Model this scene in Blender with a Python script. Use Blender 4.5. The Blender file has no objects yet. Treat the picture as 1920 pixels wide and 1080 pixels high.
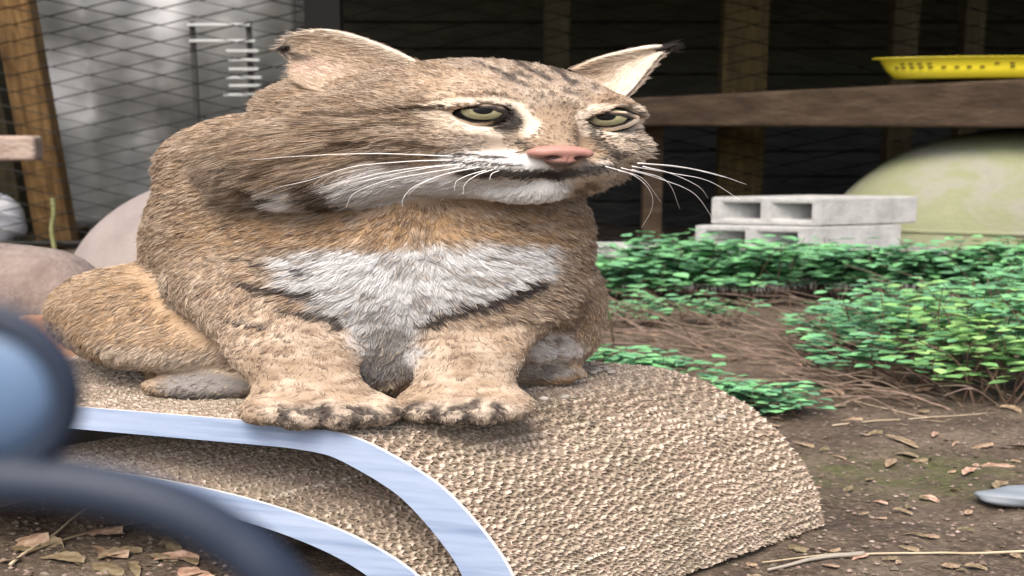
import bpy, bmesh, math, random
import numpy as np
from mathutils import Vector, kdtree

random.seed(7)
rng = np.random.default_rng(7)
sc = bpy.context.scene
col = sc.collection

# ------------------------------------------------------------------ camera
# The photograph is a portrait picture shown 2.37 times wider than taken; things are
# built as wide as they are seen.  "u" below is the unwidened sideways coordinate.
S, FPX, HY, HC = 2.3704, 1800.0, 250.0, 0.63
PITCH = math.atan((540 - HY) / FPX)
SP, CP = math.sin(PITCH), math.cos(PITCH)
cam_d = bpy.data.cameras.new("camera")
cam = bpy.data.objects.new("camera", cam_d); col.objects.link(cam)
cam.location = (0, 0, HC)
cam.rotation_euler = (math.radians(90) - PITCH, 0, 0)
cam_d.sensor_width = 36; cam_d.sensor_fit = 'HORIZONTAL'; cam_d.lens = 36 * FPX / 1920
cam_d.clip_start = 0.01; cam_d.clip_end = 500
cam_d.dof.use_dof = True; cam_d.dof.focus_distance = 1.30; cam_d.dof.aperture_fstop = 5.6
sc.camera = cam

# ------------------------------------------------------------------ light
world = bpy.data.worlds.new("World"); sc.world = world; world.use_nodes = True
wn = world.node_tree.nodes; wl = world.node_tree.links
sky = wn.new('ShaderNodeTexSky'); sky.sky_type = 'NISHITA'; sky.sun_disc = False
SUN_EL, SUN_AZ = 58.0, 200.0          # azimuth clockwise from +Y
sky.sun_elevation = math.radians(SUN_EL); sky.sun_rotation = math.radians(SUN_AZ)
sky.air_density = 1.0; sky.dust_density = 6.0; sky.ozone_density = 0.6
bg = wn['Background']; bg.inputs[1].default_value = 0.14
wl.new(sky.outputs[0], bg.inputs[0])
sun_d = bpy.data.lights.new("sun", 'SUN'); sun_d.energy = 1.4; sun_d.angle = math.radians(40)
sun_d.color = (1.0, 0.96, 0.9)
sun = bpy.data.objects.new("sun", sun_d); col.objects.link(sun)
sun.rotation_euler = (math.radians(90 - SUN_EL), 0, math.radians(180 - SUN_AZ))
sc.view_settings.view_transform = 'Standard'; sc.view_settings.look = 'None'
sc.view_settings.gamma = 1.0; sc.view_settings.exposure = 0.85
try:
    sc.cycles_curves.shape = 'RIBBONS'; sc.cycles_curves.subdivisions = 2
except Exception: pass
sc.cycles.max_bounces = 6; sc.cycles.diffuse_bounces = 3; sc.cycles.glossy_bounces = 2
sc.cycles.transparent_max_bounces = 6; sc.cycles.transmission_bounces = 3
sc.cycles.use_denoising = True

# ------------------------------------------------------------------ helpers
def ray(px, py):
    v = (540 - py) / FPX
    return np.array([(px - 960) / S / FPX, CP + v * SP, -SP + v * CP])
def at(px, py, Y):
    """unwidened point on the pixel's ray at distance Y"""
    d = ray(px, py); return np.array([0, 0, HC]) + d * (Y / d[1])
def onz(px, py, z=0.0):
    d = ray(px, py); return np.array([0, 0, HC]) + d * ((z - HC) / d[2])
def wide(p):
    p = np.array(p, float); p[..., 0] *= S; return p
def project(p):
    zc = p[:, 1] * CP - (p[:, 2] - HC) * SP
    px = 960 + S * FPX * p[:, 0] / zc
    py = 540 - FPX * (p[:, 1] * SP + (p[:, 2] - HC) * CP) / zc
    return px, py

def empty(name, loc=(0, 0, 0), label=None, cat=None, group=None):
    o = bpy.data.objects.new(name, None); col.objects.link(o); o.location = loc
    o.empty_display_size = 0.05
    return tag(o, label, cat, group)
def tag(o, label=None, cat=None, group=None, kind=None):
    if label: o["label"] = label
    if cat: o["category"] = cat
    if group: o["group"] = group
    if kind: o["kind"] = kind
    return o
def mesh(name, V, Fs, mat=None, parent=None, smooth=False):
    me = bpy.data.meshes.new(name)
    V = np.asarray(V, float)
    me.from_pydata(V.tolist(), [], [list(map(int, f)) for f in Fs])
    if smooth: me.polygons.foreach_set("use_smooth", [True] * len(me.polygons))
    if mat: me.materials.append(mat)
    me.update()
    o = bpy.data.objects.new(name, me); col.objects.link(o)
    if parent: put(o, parent)
    return o
def put(o, parent):
    o.parent = parent
    o.matrix_parent_inverse = parent_world(parent).inverted()
def parent_world(o):
    from mathutils import Matrix
    m = Matrix.LocRotScale(o.location, o.rotation_euler, o.scale)
    if o.parent: m = parent_world(o.parent) @ o.matrix_parent_inverse @ m
    return m
class MB:
    def __init__(self): self.V = []; self.F = []
    def add(self, V, Fs):
        n = len(self.V); self.V.extend([tuple(v) for v in V]); self.F.extend([[i + n for i in f] for f in Fs]); return self
    def box(self, c, size, rot=None):
        V = [(x * size[0] / 2, y * size[1] / 2, z * size[2] / 2) for x in (-1, 1) for y in (-1, 1) for z in (-1, 1)]
        if rot is not None: V = [tuple(rot @ Vector(v)) for v in V]
        V = [(v[0] + c[0], v[1] + c[1], v[2] + c[2]) for v in V]
        return self.add(V, [(0, 1, 3, 2), (4, 6, 7, 5), (0, 4, 5, 1), (2, 3, 7, 6), (0, 2, 6, 4), (1, 5, 7, 3)])
    def tube(self, P, r, n=6, cap=True):
        P = [np.array(p, float) for p in P]; m = len(P)
        R = [r] * m if np.isscalar(r) else list(r)
        V = []; Fs = []
        up = np.array([0.31, 0.22, 0.93]); prev = None
        for i in range(m):
            d = P[min(i + 1, m - 1)] - P[max(i - 1, 0)]; d /= np.linalg.norm(d) + 1e-12
            a = np.cross(d, up) if prev is None else prev - d * (prev @ d)
            if np.linalg.norm(a) < 1e-5: a = np.cross(d, np.array([1., 0, 0]))
            a /= np.linalg.norm(a); b = np.cross(d, a); prev = a
            for k in range(n):
                t = 2 * math.pi * k / n
                V.append(P[i] + R[i] * (a * math.cos(t) + b * math.sin(t)))
        for i in range(m - 1):
            for k in range(n):
                k2 = (k + 1) % n
                Fs.append((i * n + k, i * n + k2, (i + 1) * n + k2, (i + 1) * n + k))
        if cap:
            Fs.append(tuple(range(n - 1, -1, -1))); Fs.append(tuple((m - 1) * n + k for k in range(n)))
        return self.add(V, Fs)
    def build(self, name, mat=None, parent=None, smooth=False):
        return mesh(name, self.V, self.F, mat, parent, smooth)
def bez(P, n=16):
    """Catmull-Rom through points"""
    P = [np.array(p, float) for p in P]; Q = [2 * P[0] - P[1]] + P + [2 * P[-1] - P[-2]]
    out = []
    for i in range(1, len(Q) - 2):
        for t in np.linspace(0, 1, n, endpoint=False):
            a, b, c_, d = Q[i - 1], Q[i], Q[i + 1], Q[i + 2]
            out.append(.5 * ((2 * b) + (c_ - a) * t + (2 * a - 5 * b + 4 * c_ - d) * t * t + (3 * b - a - 3 * c_ + d) * t ** 3))
    out.append(P[-1]); return out
def bevel(o, w=0.004, seg=2):
    m = o.modifiers.new("bevel", 'BEVEL'); m.width = w; m.segments = seg; m.limit_method = 'ANGLE'
    return o

# ------------------------------------------------------------------ materials
def new_mat(name):
    m = bpy.data.materials.new(name); m.use_nodes = True
    return m, m.node_tree.nodes, m.node_tree.links, m.node_tree.nodes['Principled BSDF']
def c4(c): return (c[0], c[1], c[2], 1)
def simple(name, c, rough=0.7, spec=0.3, metal=0.0):
    m, n, l, b = new_mat(name)
    b.inputs['Base Color'].default_value = c4(c); b.inputs['Roughness'].default_value = rough
    b.inputs['Specular IOR Level'].default_value = spec; b.inputs['Metallic'].default_value = metal
    return m
def noisy(name, cols, scale=(1, 1, 1), nscale=5, detail=6, rough=0.8, bump=0.0, bscale=40, spec=0.25, rnd=0.0, stops=None, distort=0.0):
    """noise through a colour ramp, optional per-object/per-island value change and bump"""
    m, n, l, b = new_mat(name)
    tc = n.new('ShaderNodeTexCoord'); mp = n.new('ShaderNodeMapping'); mp.inputs['Scale'].default_value = scale
    l.new(tc.outputs['Object'], mp.inputs[0])
    tx = n.new('ShaderNodeTexNoise'); tx.inputs['Scale'].default_value = nscale; tx.inputs['Detail'].default_value = detail
    tx.inputs['Roughness'].default_value = 0.62; tx.inputs['Distortion'].default_value = distort
    l.new(mp.outputs[0], tx.inputs['Vector'])
    rp = n.new('ShaderNodeValToRGB'); l.new(tx.outputs[0], rp.inputs[0])
    el = rp.color_ramp.elements
    st = stops or list(np.linspace(.3, .7, len(cols)))
    while len(el) < len(cols): el.new(0.5)
    for i, cc in enumerate(cols): el[i].position = st[i]; el[i].color = c4(cc)
    out = rp.outputs[0]
    if rnd:
        g = n.new('ShaderNodeNewGeometry'); oi = n.new('ShaderNodeObjectInfo')
        ad = n.new('ShaderNodeMath'); ad.operation = 'ADD'
        l.new(g.outputs['Random Per Island'], ad.inputs[0]); l.new(oi.outputs['Random'], ad.inputs[1])
        fr = n.new('ShaderNodeMath'); fr.operation = 'FRACT'; l.new(ad.outputs[0], fr.inputs[0])
        mr = n.new('ShaderNodeMapRange'); mr.inputs['To Min'].default_value = 1 - rnd; mr.inputs['To Max'].default_value = 1 + rnd
        l.new(fr.outputs[0], mr.inputs[0])
        hs = n.new('ShaderNodeHueSaturation'); l.new(mr.outputs[0], hs.inputs['Value']); l.new(out, hs.inputs['Color'])
        mr2 = n.new('ShaderNodeMapRange'); mr2.inputs['To Min'].default_value = .5 + rnd * .06; mr2.inputs['To Max'].default_value = .5 - rnd * .06
        l.new(fr.outputs[0], mr2.inputs[0]); l.new(mr2.outputs[0], hs.inputs['Hue'])
        out = hs.outputs[0]
    l.new(out, b.inputs['Base Color'])
    b.inputs['Roughness'].default_value = rough; b.inputs['Specular IOR Level'].default_value = spec
    if bump:
        t2 = n.new('ShaderNodeTexNoise'); t2.inputs['Scale'].default_value = bscale; t2.inputs['Detail'].default_value = 8
        l.new(mp.outputs[0], t2.inputs['Vector'])
        bp = n.new('ShaderNodeBump'); bp.inputs['Strength'].default_value = bump; bp.inputs['Distance'].default_value = .02
        l.new(t2.outputs[0], bp.inputs['Height']); l.new(bp.outputs[0], b.inputs['Normal'])
    return m

# ------------------------------------------------------------------ ground
def vnoise(x, y, seed=0):
    xi = np.floor(x).astype(int); yi = np.floor(y).astype(int); xf = x - xi; yf = y - yi
    def h(a, b_):
        k = (a * 374761393 + b_ * 668265263 + seed * 974711) & 0x7fffffff
        k = ((k ^ (k >> 13)) * 1274126177) & 0x7fffffff
        return ((k ^ (k >> 16)) & 0xffff) / 65535.0
    sx = xf * xf * (3 - 2 * xf); sy = yf * yf * (3 - 2 * yf)
    return (h(xi, yi) * (1 - sx) + h(xi + 1, yi) * sx) * (1 - sy) + (h(xi, yi + 1) * (1 - sx) + h(xi + 1, yi + 1) * sx) * sy
def ground_z(x, y):
    x = np.asarray(x, float); y = np.asarray(y, float)
    z = .016 * (vnoise(x * 2.2, y * 3, 1) - .5) + .016 * (vnoise(x * 8, y * 11, 2) - .5) + .010 * (vnoise(x * 24, y * 30, 3) - .5) + .006 * (vnoise(x * 60, y * 80, 4) - .5)
    return z - .006
gx = np.concatenate([[-80, -40, -20, -12, -8], np.arange(-6, 6.001, .03), [8, 12, 20, 40, 80]])
gy = np.concatenate([[-40, -10, -3, -1], np.arange(-.2, 2.6, .0125), np.arange(2.6, 8, .05), [10, 14, 25, 50, 100, 200]])
GX, GY = np.meshgrid(gx, gy, indexing='ij'); GZ = ground_z(GX, GY)
nyg = len(gy)
idx = np.arange(len(gx) * nyg).reshape(len(gx), nyg)
GF = np.stack([idx[:-1, :-1], idx[1:, :-1], idx[1:, 1:], idx[:-1, 1:]], -1).reshape(-1, 4)
def ground_mat():
    m, n, l, b = new_mat("dirt")
    tc = n.new('ShaderNodeTexCoord')
    def noise(s, d=8, mpscale=(1, 1.6, 1), r=.6):
        mp = n.new('ShaderNodeMapping'); mp.inputs['Scale'].default_value = mpscale; l.new(tc.outputs['Object'], mp.inputs[0])
        t = n.new('ShaderNodeTexNoise'); t.inputs['Scale'].default_value = s; t.inputs['Detail'].default_value = d; t.inputs['Roughness'].default_value = r
        l.new(mp.outputs[0], t.inputs['Vector']); return t.outputs[0]
    def ramp(inp, stops):
        r = n.new('ShaderNodeValToRGB'); l.new(inp, r.inputs[0]); e = r.color_ramp.elements
        while len(e) < len(stops): e.new(.5)
        for i, (p, c_) in enumerate(stops): e[i].position = p; e[i].color = c4(c_)
        return r.outputs[0]
    def mix(f, a, c_):
        x = n.new('ShaderNodeMix'); x.data_type = 'RGBA'; l.new(f, x.inputs[0]); l.new(a, x.inputs[6]); l.new(c_, x.inputs[7]); return x.outputs[2]
    base = ramp(noise(6), [(.3, (.055, .040, .028)), (.5, (.125, .095, .068)), (.68, (.23, .18, .13))])
    fine = ramp(noise(70, 4), [(.38, (.04, .03, .024)), (.56, (.13, .10, .078)), (.72, (.30, .24, .18))])
    cc = n.new('ShaderNodeMix'); cc.data_type = 'RGBA'; cc.inputs[0].default_value = .45; l.new(base, cc.inputs[6]); l.new(fine, cc.inputs[7])
    # moss near the right of the scratcher
    g = n.new('ShaderNodeVectorMath'); g.operation = 'DISTANCE'; l.new(tc.outputs['Object'], g.inputs[0])
    ctr = wide(onz(1700, 880)); 
    mp = n.new('ShaderNodeMapping'); mp.vector_type = 'POINT'; mp.inputs['Location'].default_value = (-ctr[0] * 2.0, -ctr[1] * 5.0, 0); mp.inputs['Scale'].default_value = (2.0, 5.0, 0)
    l.new(tc.outputs['Object'], mp.inputs[0]); l.new(mp.outputs[0], g.inputs[0]); g.inputs[1].default_value = (0, 0, 0)
    mr = n.new('ShaderNodeMapRange'); mr.inputs['From Min'].default_value = .25; mr.inputs['From Max'].default_value = .8; mr.inputs['To Min'].default_value = .75; mr.inputs['To Max'].default_value = 0
    l.new(g.outputs['Value'], mr.inputs[0])
    ml = n.new('ShaderNodeMath'); ml.operation = 'MULTIPLY'; l.new(mr.outputs[0], ml.inputs[0])
    l.new(ramp(noise(14), [(.38, (0, 0, 0)), (.62, (1, 1, 1))]), ml.inputs[1])
    moss = ramp(noise(50, 4), [(.3, (.05, .06, .02)), (.7, (.13, .15, .05))])
    l.new(mix(ml.outputs[0], cc.outputs[2], moss), b.inputs['Base Color'])
    b.inputs['Roughness'].default_value = .9; b.inputs['Specular IOR Level'].default_value = .2
    bp = n.new('ShaderNodeBump'); bp.inputs['Strength'].default_value = .8; bp.inputs['Distance'].default_value = .012
    l.new(noise(90, 6, (1, 1.4, 1)), bp.inputs['Height']); l.new(bp.outputs[0], b.inputs['Normal'])
    return m
ground = mesh("ground", np.stack([GX, GY, GZ], -1).reshape(-1, 3), GF, ground_mat(), smooth=True)
tag(ground, "brown dirt ground with litter and a mossy patch", "ground", kind="structure")

# ------------------------------------------------------------------ background
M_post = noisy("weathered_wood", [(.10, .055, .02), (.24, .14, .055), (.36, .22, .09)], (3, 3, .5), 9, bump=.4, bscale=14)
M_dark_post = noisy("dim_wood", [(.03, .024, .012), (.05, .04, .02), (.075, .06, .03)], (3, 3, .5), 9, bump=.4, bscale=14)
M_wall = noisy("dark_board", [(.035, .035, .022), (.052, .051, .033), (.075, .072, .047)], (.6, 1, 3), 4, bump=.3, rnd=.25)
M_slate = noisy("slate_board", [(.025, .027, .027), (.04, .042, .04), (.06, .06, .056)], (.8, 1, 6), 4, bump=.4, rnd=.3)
M_wire = simple("fence_wire", (.018, .018, .016), .6, .3)
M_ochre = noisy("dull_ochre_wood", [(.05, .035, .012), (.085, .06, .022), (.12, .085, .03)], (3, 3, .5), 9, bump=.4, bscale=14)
M_black = simple("black_wood_and_recess_dark", (.008, .008, .007), .9)  # black post; also paints the dark inside the dome entrance
M_beam = noisy("brown_timber", [(.03, .018, .011), (.055, .036, .022), (.085, .06, .038)], (.7, 3, 5), 5, bump=.35, bscale=16)

# shed: dark boards at the back under an unseen cover added to darken them
shed = empty("shed", wide((0.55, 6.6, 0)), "dark wooden shed behind the chain-link fence, upper boards almost black", "shed")
zz = 0.0
k = 0
while zz < 2.3:
    hgt = .17
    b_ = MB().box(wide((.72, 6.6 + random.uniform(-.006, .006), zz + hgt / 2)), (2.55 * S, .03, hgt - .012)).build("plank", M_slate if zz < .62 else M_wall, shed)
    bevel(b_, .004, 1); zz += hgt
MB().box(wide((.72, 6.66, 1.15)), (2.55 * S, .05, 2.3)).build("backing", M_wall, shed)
MB().box(wide((.85, 6.0, 1.92)), (2.9 * S, 3.6, .06), ).build("shade_roof", M_wall, shed)
MB().box(wide((2.02, 5.6, .95)), (.04, 2.2, 1.9)).build("shade_side_wall", M_wall, shed)  # out of view as well, added to cut light on the boards
for X0 in (-.36, 1.98):
    MB().box(wide((X0, 4.5, .945)), (.16, .1, 1.89)).build("roof_post", M_black, shed)

# grey plastic sheet hanging at the left
def tarp():
    nu, nz = 60, 24; V = []; Fs = []
    for i in range(nu + 1):
        for j in range(nz + 1):
            a = i / nu; b_ = j / nz
            u = -1.75 + a * 1.18; z = .02 + b_ * 1.75
            y = 6.15 + .05 * math.sin(a * 38 + 2 * math.sin(b_ * 3)) * (.5 + .5 * (1 - b_)) + .04 * math.sin(a * 13 + b_ * 4) + .03 * math.sin(b_ * 9 + a * 7)
            V.append((u * S, y, z))
    for i in range(nu):
        for j in range(nz):
            a = i * (nz + 1) + j; Fs.append((a, a + nz + 1, a + nz + 2, a + 1))
    o = mesh("plastic_sheet", V, Fs, noisy("grey_sheet", [(.07, .073, .07), (.16, .165, .16), (.42, .43, .44)], (.5, 1, 1.0), 2.2, 3, .35, .2, 8, .5), None, True)
    tag(o, "creased pale grey plastic sheet hanging behind the fence beside the orange post", "plastic sheet")
    m = o.modifiers.new("thick", 'SOLIDIFY'); m.thickness = .004
tarp()
back_wall = empty("boundary_wall", wide((-1.6, 7.3, 0)), "dim grey boundary wall behind the plastic sheet", "wall")
zz = 0
while zz < 2.2:
    b_ = MB().box(wide((-1.75, 7.3, zz + .1)), (2.4 * S, .08, .19)).build("board", M_slate, back_wall); zz += .2

# white slatted rack
rack = empty("slatted_rack", wide(at(430, 330, 5.9)) * np.array([1, 1, 0]), "white slatted rack standing in front of the plastic sheet", "rack")
M_white = simple("white_paint", (.55, .57, .57), .4, .5)
for (x0, x1, y) in ((352, 470, 47), (356, 480, 77), (425, 486, 96), (428, 488, 113), (430, 486, 130), (425, 492, 146), (430, 490, 161), (420, 494, 178)):
    a = at(x0, y, 5.9); c_ = at(x1, y, 5.9)
    bevel(MB().box(wide((a + c_) / 2), (abs(c_[0] - a[0]) * S, .03, .016)).build("slat", M_white, rack), .003, 1)
for X0 in (360, 466):
    a = at(X0, 40, 5.93); MB().box(wide((a[0], 5.93, a[2] / 2)), (.03, .025, a[2])).build("upright", simple("dull_metal", (.05, .05, .05), .5), rack)

# chain-link fence with wooden posts
fence = empty("chain_link_fence", wide((0, 5.2, 0)), "chain-link fence of dark wire on wooden posts across the back of the pen", "fence")
pitch_u, pitch_z, FY = .082, .086, 5.2
nw = 0
for i in range(-19, 21):
    u0 = i * pitch_u
    pts = []
    for j in range(0, 36):
        z = .03 + j * pitch_z / 2
        side = 1 if (j + i) % 2 else -1
        pts.append(((u0 + side * pitch_u / 2 * 1.04) * S + .01 * math.sin(j * .3 + i), FY + .012 * (1 if j % 2 else -1) * (1 if i % 2 else -1) + .03 * math.sin(i * .35 + j * .12), z))
    MB().tube(pts, .0115, 4).build("wire", M_wire, fence)
def post(px0, px1, ptop, name="post", Y=5.36, mat=M_post, lean=0.0):
    a = at(px0, 300, Y); c_ = at(px1, 300, Y)
    cx = (a[0] + c_[0]) / 2 * S; w = abs(c_[0] - a[0]) * S
    o = MB().box((0, 0, ptop / 2), (w, .10, ptop)).build(name, mat)
    o.location = (cx, Y, 0); o.rotation_euler = (0, lean, 0); put(o, fence); bevel(o, .008, 2)
    return o
post(64, 132, 1.75, lean=-.105)
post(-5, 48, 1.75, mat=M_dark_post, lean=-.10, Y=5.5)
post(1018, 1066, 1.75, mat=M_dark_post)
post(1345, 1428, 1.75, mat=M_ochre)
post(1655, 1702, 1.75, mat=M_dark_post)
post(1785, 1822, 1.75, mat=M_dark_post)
MB().tube([(-2.6 * S / 1.6, FY + .03, 1.56), (1.7 * S, FY + .03, 1.56)], .02, 8).build("top_rail", M_wire, fence)
MB().tube([(-2.6 * S / 1.6, FY + .03, .035), (1.7 * S, FY + .03, .035)], .015, 8).build("bottom_wire", M_wire, fence)

# timber shelf with a yellow tub
shelf = empty("timber_shelf", wide((at(1600, 300, 4.6)[0], 4.6, 0)), "dark brown timber shelf board carrying the yellow tub", "shelf")
aL = at(1180, 184, 4.95); aR = at(2080, 140, 4.25); bL = at(1180, 236, 4.95); bR = at(2080, 240, 4.25)
V = []
aR2 = aL + (aR - aL) * 1.9; bR2 = bL + (bR - bL) * 1.9
for (t, b_, dy) in ((aL, bL, 0), (aR2, bR2, 0)):
    for yy in (0, .42):
        V += [wide(t + np.array([0, yy, 0])), wide(np.array([t[0], t[1] + yy, b_[2] + yy * .0]))]
o = mesh("board", V, [(0, 1, 5, 4), (2, 6, 7, 3), (0, 4, 6, 2), (1, 3, 7, 5), (0, 2, 3, 1), (4, 5, 7, 6)], M_beam, shelf); bevel(o, .012, 2)
for (X0, Y0) in ((1225, 5.15), (2560, 4.35)):
    a = at(X0, 220, Y0); MB().box((a[0] * S, Y0, (a[2] - .02) / 2), (.1, .09, a[2] - .02)).build("leg", M_beam, shelf)
def tub():
    # shallow oval tub with flared wall, dark blocks for holes on its side
    c0 = at(1985, 149, 4.42); zb = 0
    tx = at(1668, 120, 4.42); rx = (c0[0] - tx[0]) * S; ry = .17
    # board's top at the tub
    f_ = (c0[0] - aL[0]) / (aR[0] - aL[0]); zb = aL[2] + f_ * (aR[2] - aL[2]) + .002
    ztop = at(1985, 101, 4.30)[2]; h = ztop - zb
    root = empty("plastic_tub", (c0[0] * S, 4.42 + .15, zb), "shallow bright yellow plastic tub on the timber shelf", "tub")
    n = 96; prof = [(.86, 0), (.89, .003), (.94, h * .4), (.945, h * .46), (.985, h * .94), (1.03, h * .97), (1.03, h), (.985, h), (.94, h * .9), (.87, .012)]
    V = []; Fs = []
    for (r, z) in prof:
        for i in range(n):
            t = 2 * math.pi * i / n; V.append((rx * r * math.cos(t), ry * r * math.sin(t), z))
    for j in range(len(prof) - 1):
        for i in range(n):
            i2 = (i + 1) % n
            if j == 3 and (i % 2 == 0) and random.random() < .75: pass
            Fs.append((j * n + i, j * n + i2, (j + 1) * n + i2, (j + 1) * n + i))
    Fs.append(tuple(range(n - 1, -1, -1))); Fs.append(tuple((len(prof) - 1) * n + i for i in range(n)))
    o = mesh("tub_wall", V, Fs, simple("yellow_plastic", (.75, .62, .03), .35, .5), None, True)
    o.location = root.location; put(o, root)
    # blocks on the wall, their dark colour standing in for shade in holes
    M_slot = simple("painted_hole_dark", (.12, .09, .01), .8)
    for rowz in (.52, .68):
        for i in range(26):
            t = math.pi * (1.10 + .8 * i / 26) + random.uniform(-.01, .01)
            if random.random() < .2: continue
            f = .945 + (rowz - .46) / .48 * .04
            p = np.array([rx * f * math.cos(t), ry * f * math.sin(t), h * rowz])
            o = MB().box((0, 0, 0), (.020, .008, .008)).build("slot_shade_block", M_slot)
            o.location = Vector(p) + root.location; put(o, root)
tub()

# mossy dome shelter on the right, greyish one behind the cat
def dome(name, px, Yc, rx, ry, h, label, mat, seam=True, notch=True):
    c0 = at(px, 300, Yc)
    root = empty(name, (c0[0] * S, Yc, 0), label, "dome shelter")
    n, m_ = 72, 22; V = []; Fs = []
    for j in range(m_ + 1):
        t = j / m_ * math.pi / 2
        for i in range(n):
            a = 2 * math.pi * i / n
            w = 1 + .012 * math.sin(3 * a + 1) + .01 * math.sin(5 * a + 4 * t)
            V.append((rx * w * math.cos(t) ** .85 * math.cos(a), ry * w * math.cos(t) ** .85 * math.sin(a), h * math.sin(t)))
    for j in range(m_):
        for i in range(n):
            i2 = (i + 1) % n; Fs.append((j * n + i, j * n + i2, (j + 1) * n + i2, (j + 1) * n + i))
    o = mesh("shell", V, Fs, mat, None, True); o.location = root.location; put(o, root)
    if seam:
        pts = [(rx * 1.012 * math.cos(a), ry * 1.012 * math.sin(a), h * .28) for a in np.linspace(0, 2 * math.pi, 73)]
        pts = [(x * math.cos(.285), y * math.cos(.285), z) for x, y, z in pts]
        o = MB().tube(pts, .012, 6).build("seam", mat, None, True); o.location = root.location; put(o, root)
    return root, o
M_dome = noisy("mossy_plastic", [(.20, .19, .16), (.27, .265, .21), (.23, .245, .14), (.27, .285, .17)], (.9, 1.2, 1.6), 2.1, 7, .7, .25, 30, .25, stops=[.32, .45, .55, .7], distort=.6)
M_dome2 = noisy("pinkish_plastic", [(.19, .16, .145), (.26, .22, .2), (.31, .265, .24)], (1, 1, 1), 3, 6, .7, .2, 30)
r_, _ = dome("dome_shelter", 1985, 4.75, at(1985, 300, 4.75)[0] * S - at(1535, 300, 4.75)[0] * S, .55, at(1985, 236, 4.5)[2], "pale mossy green plastic dome shelter behind the concrete blocks", M_dome, True)
# arched entrance hood on its right
hood = []
for t in np.linspace(0, math.pi, 20):
    hood.append((r_.location.x + .02 + .30 * math.cos(t), 4.17, .42 * math.sin(t) + .0))
o = MB().tube(hood, .05, 8).build("entrance_rim", M_dome, r_, True)
nh = len(hood)
mesh("entrance_shade_sheet", [(x_, 4.158, z_) for x_, y_, z_ in hood] + [(x_, 4.75, z_) for x_, y_, z_ in hood],
     [tuple(range(nh))] + [(i, i + 1, i + 1 + nh, i + nh) for i in range(nh - 1)], M_black, r_)  # closed sheet, the shade inside the entrance painted as black
dome("dome_shelter", 520, 3.35, (at(520, 300, 3.35)[0] - at(100, 300, 3.35)[0]) * S, .5, at(420, 318, 3.3)[2], "smooth pinkish grey dome shelter close behind the bobcat's back", M_dome2, False)

# concrete blocks
M_block = noisy("concrete", [(.33, .33, .32), (.44, .44, .43), (.53, .53, .52)], (1, 1, 1), 14, 8, .9, .35, 120)
def block(px0, pxm, px1, ybot_z, h, Y, label):
    """hollow block on its side: face with two cores px0..pxm, plain end pxm..px1"""
    a = at(px0, 400, Y)[0] * S; m0 = at(pxm, 400, Y)[0] * S
    L = m0 - a
    ang = math.radians(0)
    D = (at(px1, 400, Y)[0] - at(pxm, 400, Y)[0]) * S * 1.0
    root = empty("concrete_block", (m0, Y, ybot_z), label, "concrete block", "hollow concrete blocks stacked by the mossy dome")
    # holed body built in its own frame: x along holed face, y depth, z up; then end face swings right
    rotA = math.radians(30); rotB = 0
    ex = np.array([-L, .10, 0]); ey = np.array([D, .15, 0])     # holed face runs left-back, end runs right-back
    def P(s, t, z): return tuple(ex * s + ey * t + np.array([0, 0, z]))
    w = .10; zt = .2 * h
    xs = [0, .09, .45, .55, .91, 1.0]
    mb = MB()
    def slab(s0, s1, t0, t1, z0, z1):
        V = [P(s, t, z) for s in (s0, s1) for t in (t0, t1) for z in (z0, z1)]
        mb.add(V, [(0, 2, 3, 1), (4, 5, 7, 6), (0, 1, 5, 4), (2, 6, 7, 3), (0, 4, 6, 2), (1, 3, 7, 5)])
    # one shell: outer box with two open cores, made of quads on shared corners
    zs = [0, zt, h - zt, h]
    V = {}; vl = []; Fs = []
    def vid(i, j, k_):
        key = (i, j, k_)
        if key not in V: V[key] = len(vl); vl.append(P(xs[i], j, zs[k_]))
        return V[key]
    for i in range(5):
        for k_ in range(3):
            if i in (1, 3) and k_ == 1: continue
            for j, fl in ((0, 0), (1, 1)):
                q = [vid(i, j, k_), vid(i + 1, j, k_), vid(i + 1, j, k_ + 1), vid(i, j, k_ + 1)]
                Fs.append(q[::-1] if fl else q)
        Fs.append([vid(i, 0, 3), vid(i + 1, 0, 3), vid(i + 1, 1, 3), vid(i, 1, 3)])
        Fs.append([vid(i, 0, 0), vid(i, 1, 0), vid(i + 1, 1, 0), vid(i + 1, 0, 0)])
    for k_ in range(3):
        Fs.append([vid(0, 0, k_), vid(0, 0, k_ + 1), vid(0, 1, k_ + 1), vid(0, 1, k_)])
        Fs.append([vid(5, 0, k_), vid(5, 1, k_), vid(5, 1, k_ + 1), vid(5, 0, k_ + 1)])
    for i in (1, 3):
        Fs.append([vid(i, 0, 1), vid(i + 1, 0, 1), vid(i + 1, 1, 1), vid(i, 1, 1)])
        Fs.append([vid(i, 0, 2), vid(i, 1, 2), vid(i + 1, 1, 2), vid(i + 1, 0, 2)])
        Fs.append([vid(i, 0, 1), vid(i, 1, 1), vid(i, 1, 2), vid(i, 0, 2)])
        Fs.append([vid(i + 1, 0, 1), vid(i + 1, 0, 2), vid(i + 1, 1, 2), vid(i + 1, 1, 1)])
    o = mesh("block_body", vl, Fs, M_block); o.location = root.location; put(o, root)
    bm = bmesh.new(); bm.from_mesh(o.data); bmesh.ops.recalc_face_normals(bm, faces=bm.faces); bm.to_mesh(o.data); bm.free()
    bevel(o, .006, 2)
YB = 4.05
zA = at(1500, 372, YB)[2]; zB = at(1500, 424, YB)[2]
hB = zA - zB
block(1342, 1540, 1748, zB, hB, YB, "upper hollow concrete block of the stack, its cores facing the bobcat")
block(1312, 1516, 1720, zB - hB - .003, hB - .0, YB - .02, "lower hollow concrete block of the stack, half hidden by leaves")
zC = zB - hB - .006
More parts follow.
